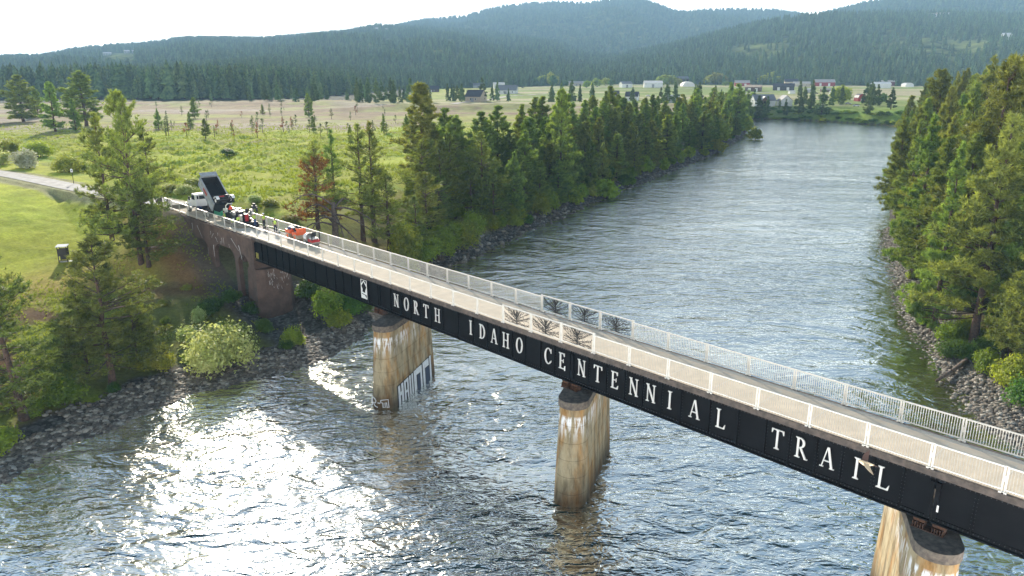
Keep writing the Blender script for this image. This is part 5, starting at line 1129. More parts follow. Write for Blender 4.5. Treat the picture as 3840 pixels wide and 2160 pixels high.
for a, l, z0, rise in ((200, 5.5, 5.6, .8), (170, 4.5, 4.4, .3), (220, 4, 3.6, -.2), (-10, 6.5, 5.2, -.6), (10, 5.5, 4.4, -1.4), (-30, 5, 3.4, -1.8), (60, 4, 5.0, .5), (140, 4.5, 3, .2), (-60, 4, 4.4, -1), (185, 6, 2.8, -.3)):
    p = sp + Vector((0, 0, z0)); d = Vector((math.cos(R(a)), math.sin(R(a)), 0)); pts = [p + d * l * t + Vector((0, 0, rise * math.sin(t * 2.2) + (1.0 if a > 150 else .8) * math.sin(t * 3.1) - (1.8 * t * t if rise < 0 else 0))) for t in (0, .25, .5, .75, 1)]; b.tube(pts, [.17, .13, .10, .07, .04], 6)
    for q in range(9):
        t = rs3.uniform(.3, 1); i = min(3, int(t * 4)); s_ = pts[i].lerp(pts[i + 1], t * 4 - i); v = Vector((rs3.uniform(-1, 1), rs3.uniform(-1, 1), rs3.uniform(-1.2, .5))); b.tube([s_, s_ + v * .7, s_ + v * 1.3 + Vector((0, 0, -.3))], [.035, .02, .01], 4, False)
o = b.build('dead_snag', M['deadbark'], None, True); tag(o, 'dead broken snag with long bare arching limbs behind the orange roller', 'dead tree')
# ------------------------------------------------ the row along the left bank upstream
def scatter(n, xr, yr, cond, dmin, rng):
    X = rng.uniform(*xr, n); Y = rng.uniform(*yr, n); z, sd, nn, ss, rd, dl, dr, df = land(X, Y); k = cond(X, Y, sd, nn, dl, dr, df); X, Y, z, sd = X[k], Y[k], z[k], sd[k]; P = []
    for x, y, zz, s_ in zip(X, Y, z, sd):
        dm = dmin(y) if callable(dmin) else dmin
        if all((x - p[0]) ** 2 + (y - p[1]) ** 2 > dm * dm for p in P): P.append((x, y, zz, s_))
    return P
rg = np.random.default_rng(5)
def pxx(x, y): return 1920 + x / (y * CP + 19 * SP) * FPX
row = scatter(9000, (-30, 190), (104, 560), lambda x, y, sd, n, dl, dr, df: (dl < dr) & (dl < df + 1) & (sd > 2.5) & (sd < np.interp(y, [104, 200, 330, 560], [24, 26, 22, 15])) & (n > 66) & (pxx(x, y) > 1560 - (sd < 9) * 60), lambda y: 4.1 + y * .004, rg)
kinds = ['dense dark green pine in the unbroken row along the far left bank', 'olive tinted pine in the unbroken row along the far left bank', 'slim pointed pine in the unbroken row along the far left bank']
for i, (x, y, z, sd) in enumerate(sorted(row, key=lambda p: p[1])):
    h = float(np.interp(y, [104, 150, 260, 560], [11.8, 13.4, 13.5, 14])) * rg.uniform(.72, 1.12) * (1.25 if rg.random() < .08 and y > 150 else 1); var = (NEARP if y < 150 else MIDP if y < 330 else FARP); v = var[rg.integers(len(var))]; bh = 18 if y < 150 else 16 if y < 330 else 15
    kd = 1 if rg.random() < .22 else (2 if rg.random() < .3 else 0)
    zn = ('at its near end' if y < 150 else 'in its near half' if y < 215 else 'in its middle' if y < 310 else 'in its far half' if y < 430 else 'at its far end'); fb = 'at the waterline of the river row, ' if sd < 9 else ('on the meadow side of the river row, ' if sd > 17 else 'inside the river row, ')
    add_tree(v, (x, y, z - .2), h, bh, 'pine_tree', ['dense dark green pine ', 'olive tinted pine ', 'slim pointed pine '][kd] + fb + zn, 'pine tree', ['dense dark pines ', 'olive pines ', 'slim pines '][kd] + fb + zn, {0: 1.3, 1: 1.25, 2: .95}[kd] * rg.uniform(.92, 1.1), cm='pine_olive' if kd == 1 else None)
tree_px(MIDP[2], 16, 2100, 735, 345, 'pine_tree', 'tallest dark pine standing above the middle of the river row', 'tall pines of the row', .8)
tree_px(MIDP[0], 16, 2760, 500, 318, 'pine_tree', 'tall dark pine at the far end of the row by the river bend', 'tall pines of the row', 1.1)
# ------------------------------------------------ right bank
rg = np.random.default_rng(9)
rb = scatter(6000, (45, 260), (54, 380), lambda x, y, sd, n, dl, dr, df: (dr < dl) & (dr < df) & (sd > np.where(y > 82, 1.0, 4)) & (sd < 38) & (pxx(x, y) < 4000) & ~((y < 80) & (sd < 9)), lambda y: 5.6 + y * .006, rg)
kr = ['tall olive green pine in the wood on the right bank', 'dark green pine among the wood on the right bank']
for x, y, z, sd in rb:
    h = rg.uniform(22, 31) * (.80 if sd < 7 else 1) * (1.0 if y < 200 else .95); v = RIGHTP[rg.integers(4)]; kd = int(rg.random() < .3)
    add_tree(v, (x, y, z - .2), h, 22, 'pine_tree', ['tall olive green pine ', 'dark green pine '][kd] + (zr := ('at the water side ' if sd < 10 else 'deep inside ' if sd > 24 else 'in the second rank ') + 'on the right bank, ' + ('by the cobble beach' if y < 95 else 'above the upper beach' if y < 150 else 'in its middle' if y < 230 else 'at its far end')), 'pine tree', ['olive ', 'dark '][kd] + zr, rg.uniform(.85, 1.1), cm='pine' if kd else None)
P = ground(3648, 1300); add_tree(RIGHTP[0], P, 25, 22, 'pine_tree', 'big pine with exposed reddish lower trunk beside the right cobble beach', 'pine tree', 'front pines of the right bank', 1.05)
for xb_, yb_, h_, lb_ in [(3795, 1330, 22, 'pine at the right edge behind the big bare trunked pine'), (3850, 1440, 17, 'pine cut by the right edge just above the deck railing'), (3720, 1170, 23, 'full pine directly behind the big bare trunked pine'), (3480, 1080, 21, 'full crowned pine leaning over the shallows left of the big pine'), (3560, 1160, 22, 'tall pine just left of the big bare trunked pine')]:
    P = ground(xb_, yb_); add_tree(RIGHTP[int(xb_) % 4], P, h_, 22, 'pine_tree', lb_, 'pine tree', 'front pines of the right bank', 1.1)
P = ground(3360, 820); add_tree(RIGHTP[1], P, 21, 22, 'pine_tree', 'leftmost pine of the right bank leaning over the water', 'pine tree', 'front pines of the right bank', 1.0, tilt=R(-3))
# ================================================================== SHRUBS
def shrub(seed, rx, rz, n, ls, mc, stems=7, lumps=14, squash=1.0):
    rng = np.random.default_rng(seed); L_ = []
    for i in range(lumps):
        a = rng.uniform(0, 6.283); q = rng.uniform(0, 1) ** .6; L_.append((math.cos(a) * rx * .62 * q, math.sin(a) * rx * .62 * q, rz * rng.uniform(.30, .80) * (1 - .35 * q), rng.uniform(.28, .48) * min(rx, rz)))
    L_ = np.array(L_); idx = rng.integers(0, lumps, n); u = rng.normal(size=(n, 3)); u /= np.linalg.norm(u, axis=1, keepdims=True)
    rad = L_[idx, 3] * (rng.uniform(.3, 1.2, n) ** .7 + (rng.uniform(0, 1, n) > .9) * rng.uniform(0, .45, n)); P = L_[idx, :3] + u * rad[:, None]; P[:, 2] = np.maximum(P[:, 2], rng.uniform(.02, .3, n) * rz)
    nrm = u + rng.normal(0, .7, (n, 3)) + np.array([0, 0, .4]); nrm /= np.linalg.norm(nrm, axis=1, keepdims=True); a_ = np.cross(nrm, rng.normal(size=(n, 3))); a_ /= np.linalg.norm(a_, axis=1, keepdims=True); c_ = np.cross(nrm, a_)
    s1 = ls * rng.uniform(.6, 1.3, (n, 1)); V = np.stack([P - a_ * s1, P + c_ * s1 * .5, P + a_ * s1, P - c_ * s1 * .5], 1).reshape(-1, 3); F = np.arange(n * 4).reshape(-1, 4); b = MB()
    for i in range(min(stems, lumps)): p = L_[i]; b.tube([(p[0] * .1, p[1] * .1, -.3), (p[0] * .5, p[1] * .5, p[2] * .5), tuple(p[:3])], [.05 + rx * .01, .035, .015], 5, False)
    return b.mesh('stems', M['twig'], True), np_mesh('foliage', V, F, M[mc])
SHR = [shrub(700 + i, 2.0, 2.4, 3600, .13, 'leaf') for i in range(3)]; SHRF = [shrub(720 + i, 2.0, 2.6, 700, .32, 'leaf', 4) for i in range(3)]
DEC = [shrub(740 + i, 3.0, 6.0, 900, .5, 'leaf', 6, 18) for i in range(3)]
def add_shrub(v, P, rx, rz, bx, bz, name, label, cat, group=None, cm=None):
    e = empty(name, P, random.uniform(0, 6.28), label, cat, group); e.scale = (rx / bx, rx / bx, rz / bz); t = link('stems', v[0], e); c_ = link('foliage', v[1], e)
    if cm: c_.material_slots[0].link = 'OBJECT'; c_.material_slots[0].material = M[cm]
    return e
def sh_px(v, xb, yb, rx, rz, label, cm=None, name='shrub', cat='shrub', group='shrubs on the near left bank'):
    P = ground(xb, yb); return add_shrub(SHR[v], (P[0], P[1], P[2] - .1), rx, rz, 2.0, 2.4, name, label, cat, group, cm)
BIG = shrub(760, 3.0, 3.8, 9000, .13, 'blossom', 9, 26)
P = ground(828, 1395); add_shrub(BIG, (P[0], P[1], P[2] - .1), 4.1, 5.6, 3.0, 3.8, 'blossoming_bush', 'largest bush covered in pale blossom at the water edge by the brown pier', 'bush', 'shrubs on the near left bank')
for v, xb, yb, rx, rz, lb, cm in [(0, 1105, 1300, 1.7, 2.3, 'bright green upright bush at the foot of the brown pier', 'leaf'), (1, 1075, 1310, 1.1, 1.3, 'small bush joined to the left of the upright pier bush', 'leaf_dark'), (2, 985, 1250, 1.5, 1.8, 'dark green shrub behind the largest blossoming bush', 'leaf_dark'),
        (1, 600, 1395, 1.9, 2.6, 'yellow green bush between the broad pine and the blossoming bush', 'yellowleaf'), (2, 235, 1520, 2.4, 2.6, 'round olive bush right of the leaning pine trunk', 'leaf'), (0, 20, 1690, 2.1, 2.0, 'bright green bush cut by the left edge above the cobbles', 'leaf'),
        (1, 60, 1500, 1.5, 1.6, 'low yellow green bush behind the leaning pine trunk', 'yellowleaf'), (0, 430, 1470, .9, 1.0, 'small grass green clump at the top of the cobbles', 'leaf_dark'), (2, 700, 1290, 1.8, 2.2, 'pale flecked bush left of the largest bush', 'blossom'), (2, 800, 1170, 2.4, 1.7, 'fresh green thicket on the slope below the arches', 'leaf_dark'), (0, 745, 1220, 1.3, 1.9, 'blossom dotted sapling above the largest bush', 'blossom'),
        (0, 860, 1130, 2.0, 1.5, 'bright grass green thicket nearest the left arch pillar', 'leaf_dark'), (1, 950, 1180, 1.6, 1.6, 'green thicket against the brown end pier', 'leaf_dark'), (1, 1180, 1460, .1, .1, '', None)]:
    if lb: sh_px(v, xb, yb, rx, rz, lb, cm)
for v, (xb, yb), rx, rz, lb, cm in [(0, (1215, 1190), 3.0, 3.4, 'leafy bright green shrub under the girder left of the first river pier', 'leaf'), (1, (1300, 1180), 2.6, 3.0, 'darker leafy shrub under the girder touching the bright one', 'leaf_dark'), (2, (1275, 1235), 2.2, 2.4, 'low leafy shrub at the stones left of the first river pier', 'leaf'), (0, (1370, 1160), 2.6, 2.6, 'dark shrub mostly hidden behind the first river pier', 'leaf_dark'), (2, (1170, 1120), 2.6, 2.6, 'shrub on the bank just behind the brown end pier', 'leaf_dark')]: sh_px(v, xb, yb, rx, rz, lb, cm, group='shrubs under the bridge')
TG = 'bushes beyond the trail at the left'
for v, (xb, yb), rx, rz, lb, cm in [(0, (110, 632), 4.2, 4.0, 'white blossoming bush beyond the trail', 'white_blossom'), (1, (255, 645), 3.6, 3.6, 'round yellow green bush right of the white blossoming bush', 'yellowleaf'), (2, (5, 620), 3.4, 3.4, 'pale bush at the left edge beyond the trail', 'blossom'), (0, (40, 580), 4.6, 4.0, 'yellow green bush behind the white blossoming bush', 'yellowleaf'), (1, (150, 590), 4.2, 4.0, 'bush behind and between the white and the yellow green one', 'leaf'), (2, (310, 640), 2.0, 2.0, 'low bush by the small trail sign', 'leaf'), (1, (-60, 560), 4.5, 4.5, 'bush beyond the left edge', 'leaf')]: sh_px(v, xb, yb, rx, rz, lb, cm, group=TG)
EG = 'pale thickets behind the bridge end'
for v, (xb, yb), rx, rz, lb, cm in [(0, (690, 735), 2.6, 1.8, 'pale thicket left behind the truck cab', 'blossom'), (1, (640, 725), 2.2, 1.5, 'low pale thicket at the turn of the trail', 'yellowleaf'), (2, (720, 700), 2.4, 1.6, 'pale thicket just above the truck cab', 'yellowleaf'), (0, (955, 760), 1.8, 1.4, 'twiggy pale thicket right of the raised bed', 'blossom'), (1, (1010, 775), 1.9, 1.3, 'twiggy green thicket beyond the workers', 'yellowleaf'), (2, (847, 578), 2.6, 1.6, 'lone dark green bush in the hummocky meadow', 'leaf_dark'), (1, (1090, 838), 1.8, 1.2, 'yellow green thicket above the orange roller', 'yellowleaf')]: sh_px(v, xb, yb, rx, rz, lb, cm, group=EG)
# undergrowth along the left bank upstream
rg = np.random.default_rng(15)
ug = scatter(9000, (-40, 190), (98, 560), lambda x, y, sd, n, dl, dr, df: (dl < dr) & (dl < df + 1) & (sd > 1.2) & (sd < np.where(y < 150, 22, 6.5)) & (n > 47) & (pxx(x, y) > 1470), lambda y: 3.2 + y * .008, rg)
for i, (x, y, z, sd) in enumerate(ug):
    v = SHR[i % 3] if y < 150 else SHRF[i % 3]; r_ = rg.uniform(1.3, 2.5) * (1.0 if y < 170 else 1.2); kd = ['leaf', 'yellowleaf', 'leaf_dark'][rg.choice(3, p=[.45, .2, .35])]
    add_shrub(v, (x, y, z - .1), r_, r_ * rg.uniform(1.0, 1.9), 2.0, 2.4 if y < 150 else 2.6, 'shrub', {'leaf': 'fresh green shrub', 'yellowleaf': 'yellow green shrub', 'leaf_dark': 'dark green shrub'}[kd] + ' under the pines along the far left bank', 'shrub', kd.replace('leaf', ' leaved').strip() + ' undergrowth of the left bank', kd)
for lb, (xb, yb), rx, rz, cm, sh_ in [('tall yellow green tree at the far end of the river row', (2700, 540), 5.5, 12, 'yellowleaf', DEC), ('smaller yellow tree before the tall one at the end of the row', (2690, 575), 4.2, 7, 'yellowleaf', DEC), ('russet leaved tree at the point where the row meets the bend', (2790, 500), 5.5, 13, 'yellowleaf', DEC), ('drooping pale green willow at the waterline half way up the row', (2265, 745), 4.6, 6.5, 'leaf', DEC), ('pale young tree with bright leaves at the near end of the row', (1650, 980), 3.4, 7.0, 'leaf', DEC), ('light green tree behind the far railing before the row', (1545, 950), 3.0, 6.0, 'leaf', DEC), ('bright leaved tree beside the near end of the row', (1740, 940), 3.2, 6.5, 'yellowleaf', DEC)]:
    P = ground(xb, yb); add_shrub(sh_[int(xb) % 3] if yb < 800 else shrub(int(xb), 3.0, 6.0, 5200, .17, 'leaf', 8, 22), (P[0], P[1], P[2] - .1), rx, rz, 3.0, 6.0, 'broadleaf_tree', lb, 'broadleaf tree', 'broadleaf trees of the left bank', cm)
P = at(2832, 524, WL); add_shrub(SHRF[0], (P[0], P[1], WL - .2), 4.2, 6.5, 2.0, 2.6, 'island_willow', 'willow bush standing alone in the river at the bend', 'bush', None, 'yellowleaf')
# right bank shrubs
rg = np.random.default_rng(25)
for i, (x, y, z, sd) in enumerate(scatter(3000, (38, 160), (50, 230), lambda x, y, sd, n, dl, dr, df: (dr < dl) & (dr < df) & (sd > np.where(y > 74, 1.4, 3.5)) & (sd < 15) & (pxx(x, y) < 4000), 3.0, rg)):
    r_ = rg.uniform(1.2, 2.3); kd = ['leaf', 'leaf_dark'][int(rg.random() < .55)]; add_shrub(SHR[i % 3], (x, y, z - .1), r_, r_ * rg.uniform(.9, 1.5), 2.0, 2.4, 'shrub', {'leaf': 'fresh green shrub', 'leaf_dark': 'dark green shrub'}[kd] + ' at the foot of the right bank pines above the cobbles', 'shrub', {'leaf': 'fresh', 'leaf_dark': 'dark'}[kd] + ' undergrowth of the right bank', kd)
BR = [shrub(770 + i, 3.0, 6.0, 4200, .18, 'leaf', 8, 24) for i in range(3)]
for i, (x, y, z, sd) in enumerate(scatter(4000, (-30, 60), (104, 240), lambda x, y, sd, n, dl, dr, df: (dl < dr) & (sd > 2) & (sd < 12) & (n > 52) & (pxx(x, y) > 1480), lambda y: 5.5, rg)):
    r_ = rg.uniform(1.8, 3.2); add_shrub(BR[i % 3], (x, y, z - .1), r_, r_ * rg.uniform(1.7, 2.6), 3.0, 6.0, 'broadleaf_tree', 'fresh yellow green young broadleaf tree ' + ('hugging' if sd < 6 else 'just behind') + ' the waterline below the near river row pines', 'broadleaf tree', 'young broadleaf trees ' + ('hugging' if sd < 6 else 'just behind') + ' the left waterline', ['leaf', 'yellowleaf'][i % 3 == 0])
for i, (x, y, z, sd) in enumerate(scatter(3000, (-45, -15), (50, 100), lambda x, y, sd, n, dl, dr, df: (dl < dr) & (sd > 4.5) & (sd < 24) & (n < 33), 4.4, rg)):
    r_ = rg.uniform(.6, 1.5); cm_ = ['leaf', 'leaf_dark', 'yellowleaf'][i % 3]; add_shrub(SHR[i % 3], (x, y, z - .1), r_, r_ * rg.uniform(.8, 1.3), 2.0, 2.4, 'shrub', {'leaf': 'fresh green', 'leaf_dark': 'dark green', 'yellowleaf': 'yellow green'}[cm_] + ' low bush ' + ('at the top of the cobbles' if sd < 9 else 'on the brown slope') + ' of the near left bank', 'shrub', cm_.replace('_', ' ') + ' low bushes of the near left bank ' + ('lower' if sd < 9 else 'upper'), cm_)
for v_, xb_, yb_, r_, lb_, cm_ in [(0, 3700, 1395, 1.9, 'yellow green bush right of the big trunk above the cobbles', 'leaf'), (1, 3790, 1450, 2.3, 'large green bush at the right edge above the cobbles', 'leaf'), (2, 3640, 1345, 1.5, 'small bush at the foot of the big bare trunk', 'leaf_dark'), (0, 3840, 1520, 2.2, 'bush cut by the right edge nearest the bridge', 'leaf_dark'), (1, 3580, 1290, 1.5, 'low bush left of the big bare trunk', 'leaf')]:
    P = ground(xb_, yb_); add_shrub(SHR[v_], (P[0], P[1], P[2] - .1), r_, r_ * 1.3, 2.0, 2.4, 'shrub', lb_, 'shrub', 'bushes by the big right bank pine', cm_)
# far bank shrubs and trees
rg = np.random.default_rng(35)
for i, (x, y, z, sd) in enumerate(scatter(9000, (170, 330), (430, 600), lambda x, y, sd, n, dl, dr, df: (df < dl) & (df < dr) & (sd > .5) & (sd < 13), 5.2, rg)):
    r_ = rg.uniform(3.2, 4.6); kd = ['leaf', 'leaf_dark'][int(rg.random() < .75)]; add_shrub(SHRF[i % 3], (x, y, z - .3), r_, r_ * rg.uniform(.45, .75), 2.0, 2.6, 'shrub', {'leaf': 'fresh green shrub', 'leaf_dark': 'dark green shrub'}[kd] + ' on the steep far bank below the white farmhouse', 'shrub', {'leaf': 'fresh', 'leaf_dark': 'dark'}[kd] + ' shrubs of the far bank', kd)
for v, xb, yb, yt, wd, lb in [(0, 3080, 440, 328, 1.25, 'large drooping conifer on the far bank right of the farmhouse'), (1, 3000, 402, 345, .8, 'pointed conifer between the farmhouse and the drooping conifer'), (2, 2922, 415, 372, .8, 'small dark conifer in front of the farmhouse'), (3, 3257, 390, 330, 1.3, 'dark spruce right of the red barn shaped shed'), (0, 3250, 440, 365, 1.3, 'bare dark tree on the far bank below the red shed'), (1, 3340, 410, 330, 1.2, 'tall thin conifer left of the right bank wood'), (2, 3040, 425, 345, 1.2, 'grey green conifer left of the drooping one'), (3, 2740, 430, 345, 1.2, 'conifer left of the tall end pine'), (1, 2620, 400, 312, 1.0, 'conifer standing above the far half of the row'), (2, 2500, 395, 318, 1.3, 'bushy conifer between row and fields')]:
    tree_px(FARP[v], 15, xb, yb, yt, 'conifer', lb, 'conifers near the farmhouse', wd, cm='pine_far')
# ------------------------------------------------ tree line across the valley
rg = np.random.default_rng(45)
tl = []
for i in range(6000):
    a = rg.uniform(R(-38), R(26)); r_ = rg.uniform(560, 1100); x, y = math.sin(a) * r_, math.cos(a) * r_; px = 1920 + x / (y * CP + 16 * SP) * FPX
    edge = np.interp(px, [-400, 300, 900, 1300, 1550, 1750, 2200, 2700], [690, 690, 650, 560, 470, 600, 620, 560]); back = np.interp(px, [-400, 1400, 1550, 1800, 2700], [760, 740, 640, 690, 600])
    if edge < y < back and len(tl) < 120 and all((x - p[0]) ** 2 + (y - p[1]) ** 2 > 45 for p in tl): tl.append((x, y))
for i, (x, y) in enumerate(tl):
    o = link('conifer', VFAR[i % 5] if y > 640 else FARP[i % 4][1], None); h = rg.uniform(11, 19); s = h / 15; o.location = (x, y, gz(x, y) - .3); o.scale = (s, s, s); o.rotation_euler = (0, 0, rg.uniform(0, 6.28))
    if y <= 640: o.material_slots[0].link = 'OBJECT'; o.material_slots[0].material = M['pine_far']
    px = 1920 + x / y * 2905; zt = 'behind the left meadow pines' if px < 500 else 'left of centre behind the dry field' if px < 1000 else 'in the centre beyond the gravel mound' if px < 1500 else 'scattered in front of the farm fields'
    tag(o, 'distant dark conifer of the tree line ' + zt, 'conifer', 'distant conifers ' + zt)
SRC = []
for i in range(5):
    o = link('conifer', VFAR[i], None); x, y = [(-300, 760), (-240, 770), (-180, 750), (-120, 765), (-60, 770)][i]; o.location = (x, y, gz(x, y) - .3); s = 1.1; tag(o, '%s conifer from the left of five at the front edge of the valley forest' % ('first', 'second', 'third', 'fourth', 'fifth')[i], 'conifer', 'front conifers of the valley forest'); SRC.append(o)
def forest(name, P, sc_, label, wide=1.15):
    me = bpy.data.meshes.new(name); me.vertices.add(len(P)); me.vertices.foreach_set('co', np.asarray(P, np.float32).ravel()); a_ = me.attributes.new('sc', 'FLOAT', 'POINT'); a_.data.foreach_set('value', np.asarray(sc_, np.float32)); o = link(name, me); tag(o, label, 'forest', kind='stuff')
    ng = bpy.data.node_groups.new(name, 'GeometryNodeTree'); ng.interface.new_socket('Geometry', in_out='INPUT', socket_type='NodeSocketGeometry'); ng.interface.new_socket('Geometry', in_out='OUTPUT', socket_type='NodeSocketGeometry'); N, L = ng.nodes, ng.links
    gi, go, ip, jn = N.new('NodeGroupInput'), N.new('NodeGroupOutput'), N.new('GeometryNodeInstanceOnPoints'), N.new('GeometryNodeJoinGeometry')
    for s in SRC: q = N.new('GeometryNodeObjectInfo'); q.inputs['Object'].default_value = s; q.inputs['As Instance'].default_value = True; q.transform_space = 'ORIGINAL'; L.new(q.outputs['Geometry'], jn.inputs[0])
    L.new(gi.outputs[0], ip.inputs['Points']); L.new(jn.outputs[0], ip.inputs['Instance']); ip.inputs['Pick Instance'].default_value = True
    rv = N.new('FunctionNodeRandomValue'); rv.data_type = 'FLOAT_VECTOR'; rv.inputs[0].default_value = (-.04, -.04, 0); rv.inputs[1].default_value = (.04, .04, 6.28); L.new(rv.outputs[0], ip.inputs['Rotation'])
    ri = N.new('FunctionNodeRandomValue'); ri.data_type = 'INT'; ri.inputs[4].default_value = 0; ri.inputs[5].default_value = 4; L.new(ri.outputs[2], ip.inputs['Instance Index'])
    na = N.new('GeometryNodeInputNamedAttribute'); na.data_type = 'FLOAT'; na.inputs[0].default_value = 'sc'; cx2 = N.new('ShaderNodeCombineXYZ'); mw = N.new('ShaderNodeMath'); mw.operation = 'MULTIPLY'; mw.inputs[1].default_value = wide; L.new(na.outputs[0], mw.inputs[0]); L.new(mw.outputs[0], cx2.inputs[0]); L.new(mw.outputs[0], cx2.inputs[1]); L.new(na.outputs[0], cx2.inputs[2]); L.new(cx2.outputs[0], ip.inputs['Scale'])
    L.new(ip.outputs[0], go.inputs[0]); o.modifiers.new('trees', 'NODES').node_group = ng; return o
def fpts(hz, a0, a1, r0, r1, n, dens, seed, s0, s1, clear=None, floor=None):
    rng = np.random.default_rng(seed); a = rng.uniform(R(a0), R(a1), n); r_ = np.sqrt(rng.uniform(r0 ** 2, r1 ** 2, n)); x, y = np.sin(a) * r_, np.cos(a) * r_; z = hz(a, r_)
    if floor is not None: z = np.maximum(z, floor(x, y))
    k = np.ones(n, bool); px = 1920 + np.tan(a) * 2905; w_ = y * CP - (z - HC) * SP; py = 1080 - FPX * (y * SP + (z - HC) * CP) / w_
    if seed == 51: s0, s1 = s0 * (1 + .5 * np.clip(1 - (y - 690) / 350, 0, 1)), s1 * (1 + .5 * np.clip(1 - (y - 690) / 350, 0, 1))
    if clear is not None: k &= ~clear(px, py, rng.uniform(0, 1, n))
    return np.stack([x, y, z - .5], 1)[k], rng.uniform(s0, s1, n)[k]
def landz(x, y): return land(x, y)[0]
def clE(px, py, u): 
    q = np.zeros(len(px), bool)
    for x0, x1, y0, y1 in ((1500, 1560, 238, 254), (1745, 1880, 240, 254)): q |= (px > x0) & (px < x1) & (py > y0) & (py < y1)
    return q
def clC(px, py, u):
    q = np.zeros(len(px), bool)
    for cx, cy, rx, ry, p in ((2830, 195, 110, 26, .95), (2900, 175, 120, 14, .85), (3530, 190, 130, 34, .9), (3400, 150, 160, 12, .75), (3300, 172, 90, 14, .75), (3650, 170, 90, 18, .75), (2960, 225, 60, 10, .85), (3230, 235, 60, 12, .5), (3440, 125, 60, 8, .5)): q |= (((px - cx) / rx) ** 2 + ((py - cy) / ry) ** 2 < 1) & (u < p)
    return q
def clA(px, py, u):
    q = np.zeros(len(px), bool)
    for x0, x1, y0, y1 in ((395, 520, 200, 236), (1450, 1480, 155, 168), (1640, 1740, 160, 172), (1820, 1850, 188, 196), (190, 235, 226, 230)): q |= (px > x0) & (px < x1) & (py > y0) & (py < y1)
    return q
# flat woods between the tree line and the hills, joined to the first rise
P_, s_ = fpts(hE, -42, 16, 690, 1890, 21000, 1, 51, .8, 1.6, clE, lambda x, y: landz(x, y)); px = 1920 + P_[:, 0] / P_[:, 1] * 2905
near = np.interp(px, EDGE_X, EDGE_Y) - 5; k = (P_[:, 1] > near); forest('valley_forest', P_[k], s_[k], 'dark conifer forest filling the low rise across the valley')
P_, s_ = fpts(hA, -40, 20, 1610, 3850, 19000, 1, 53, 1.0, 1.7, clA); forest('ridge_forest', P_, s_, 'blue hazed conifer forest covering the long left ridge', 1.4)
P_, s_ = fpts(hB, -20, 26, 3100, 5650, 12000, 1, 55, 1.2, 2.0); forest('mountain_forest', P_, s_, 'hazed forest covering the far rounded mountain', 1.7)
P_, s_ = fpts(hC, -6, 44, 1392, 2750, 19000, 1, 57, .75, 1.45, clC); forest('hillside_forest', P_, s_, 'conifer forest with grassy openings on the right hill', 1.1)
P_, s_ = fpts(hD, 14, 44, 2700, 4750, 7000, 1, 59, 1.2, 2.0); forest('far_right_forest', P_, s_, 'pale hazed forest on the mountain behind the right hill', 1.7)

# ================================================================== GRASS
def grass(name, xr, yr, n, cond, hh, mc, label, wd=.10):
    rng = np.random.default_rng(len(name)); X = rng.uniform(*xr, n); Y = rng.uniform(*yr, n); z, sd, nn, ss, rd, dl, dr, df = land(X, Y); k = cond(X, Y, sd, nn, dl, dr, rd) & (fbm(X * .22, Y * .22, 4, 41) + rng.uniform(-.15, .15, n) > .47)
    C = np.stack([X[k], Y[k], z[k]], 1); V, F = tuft_tris(C, np.tile([0, 0, 1.], (len(C), 1)), 6, hh, wd, .45, rng); tag(link(name, np_mesh(name, V, F, M[mc])), label, 'grass', kind='stuff')
M['grassm'] = leafmat('meadow grass', (.37, .40, .07), (.27, .33, .055), trans=.4, objvar=0, hue=0)
grass('meadow_grass', (-220, 40), (95, 430), 190000, lambda x, y, sd, n, dl, dr, rd: (dl < dr) & (sd > 24) & (n > 44) & (rd > 4) & (RNG.uniform(150, 330, len(x)) > y), .55, 'grassm', 'tufted green meadow grass behind the trail and the bridge', .16)
grass('lawn_grass', (-110, -20), (60, 150), 60000, lambda x, y, sd, n, dl, dr, rd: (dl < dr) & (sd > 7) & (sd < 36) & (n < 37) & (rd > 3.6), .28, 'grassm', 'patchy grass on the near left lawn and slope', .09)
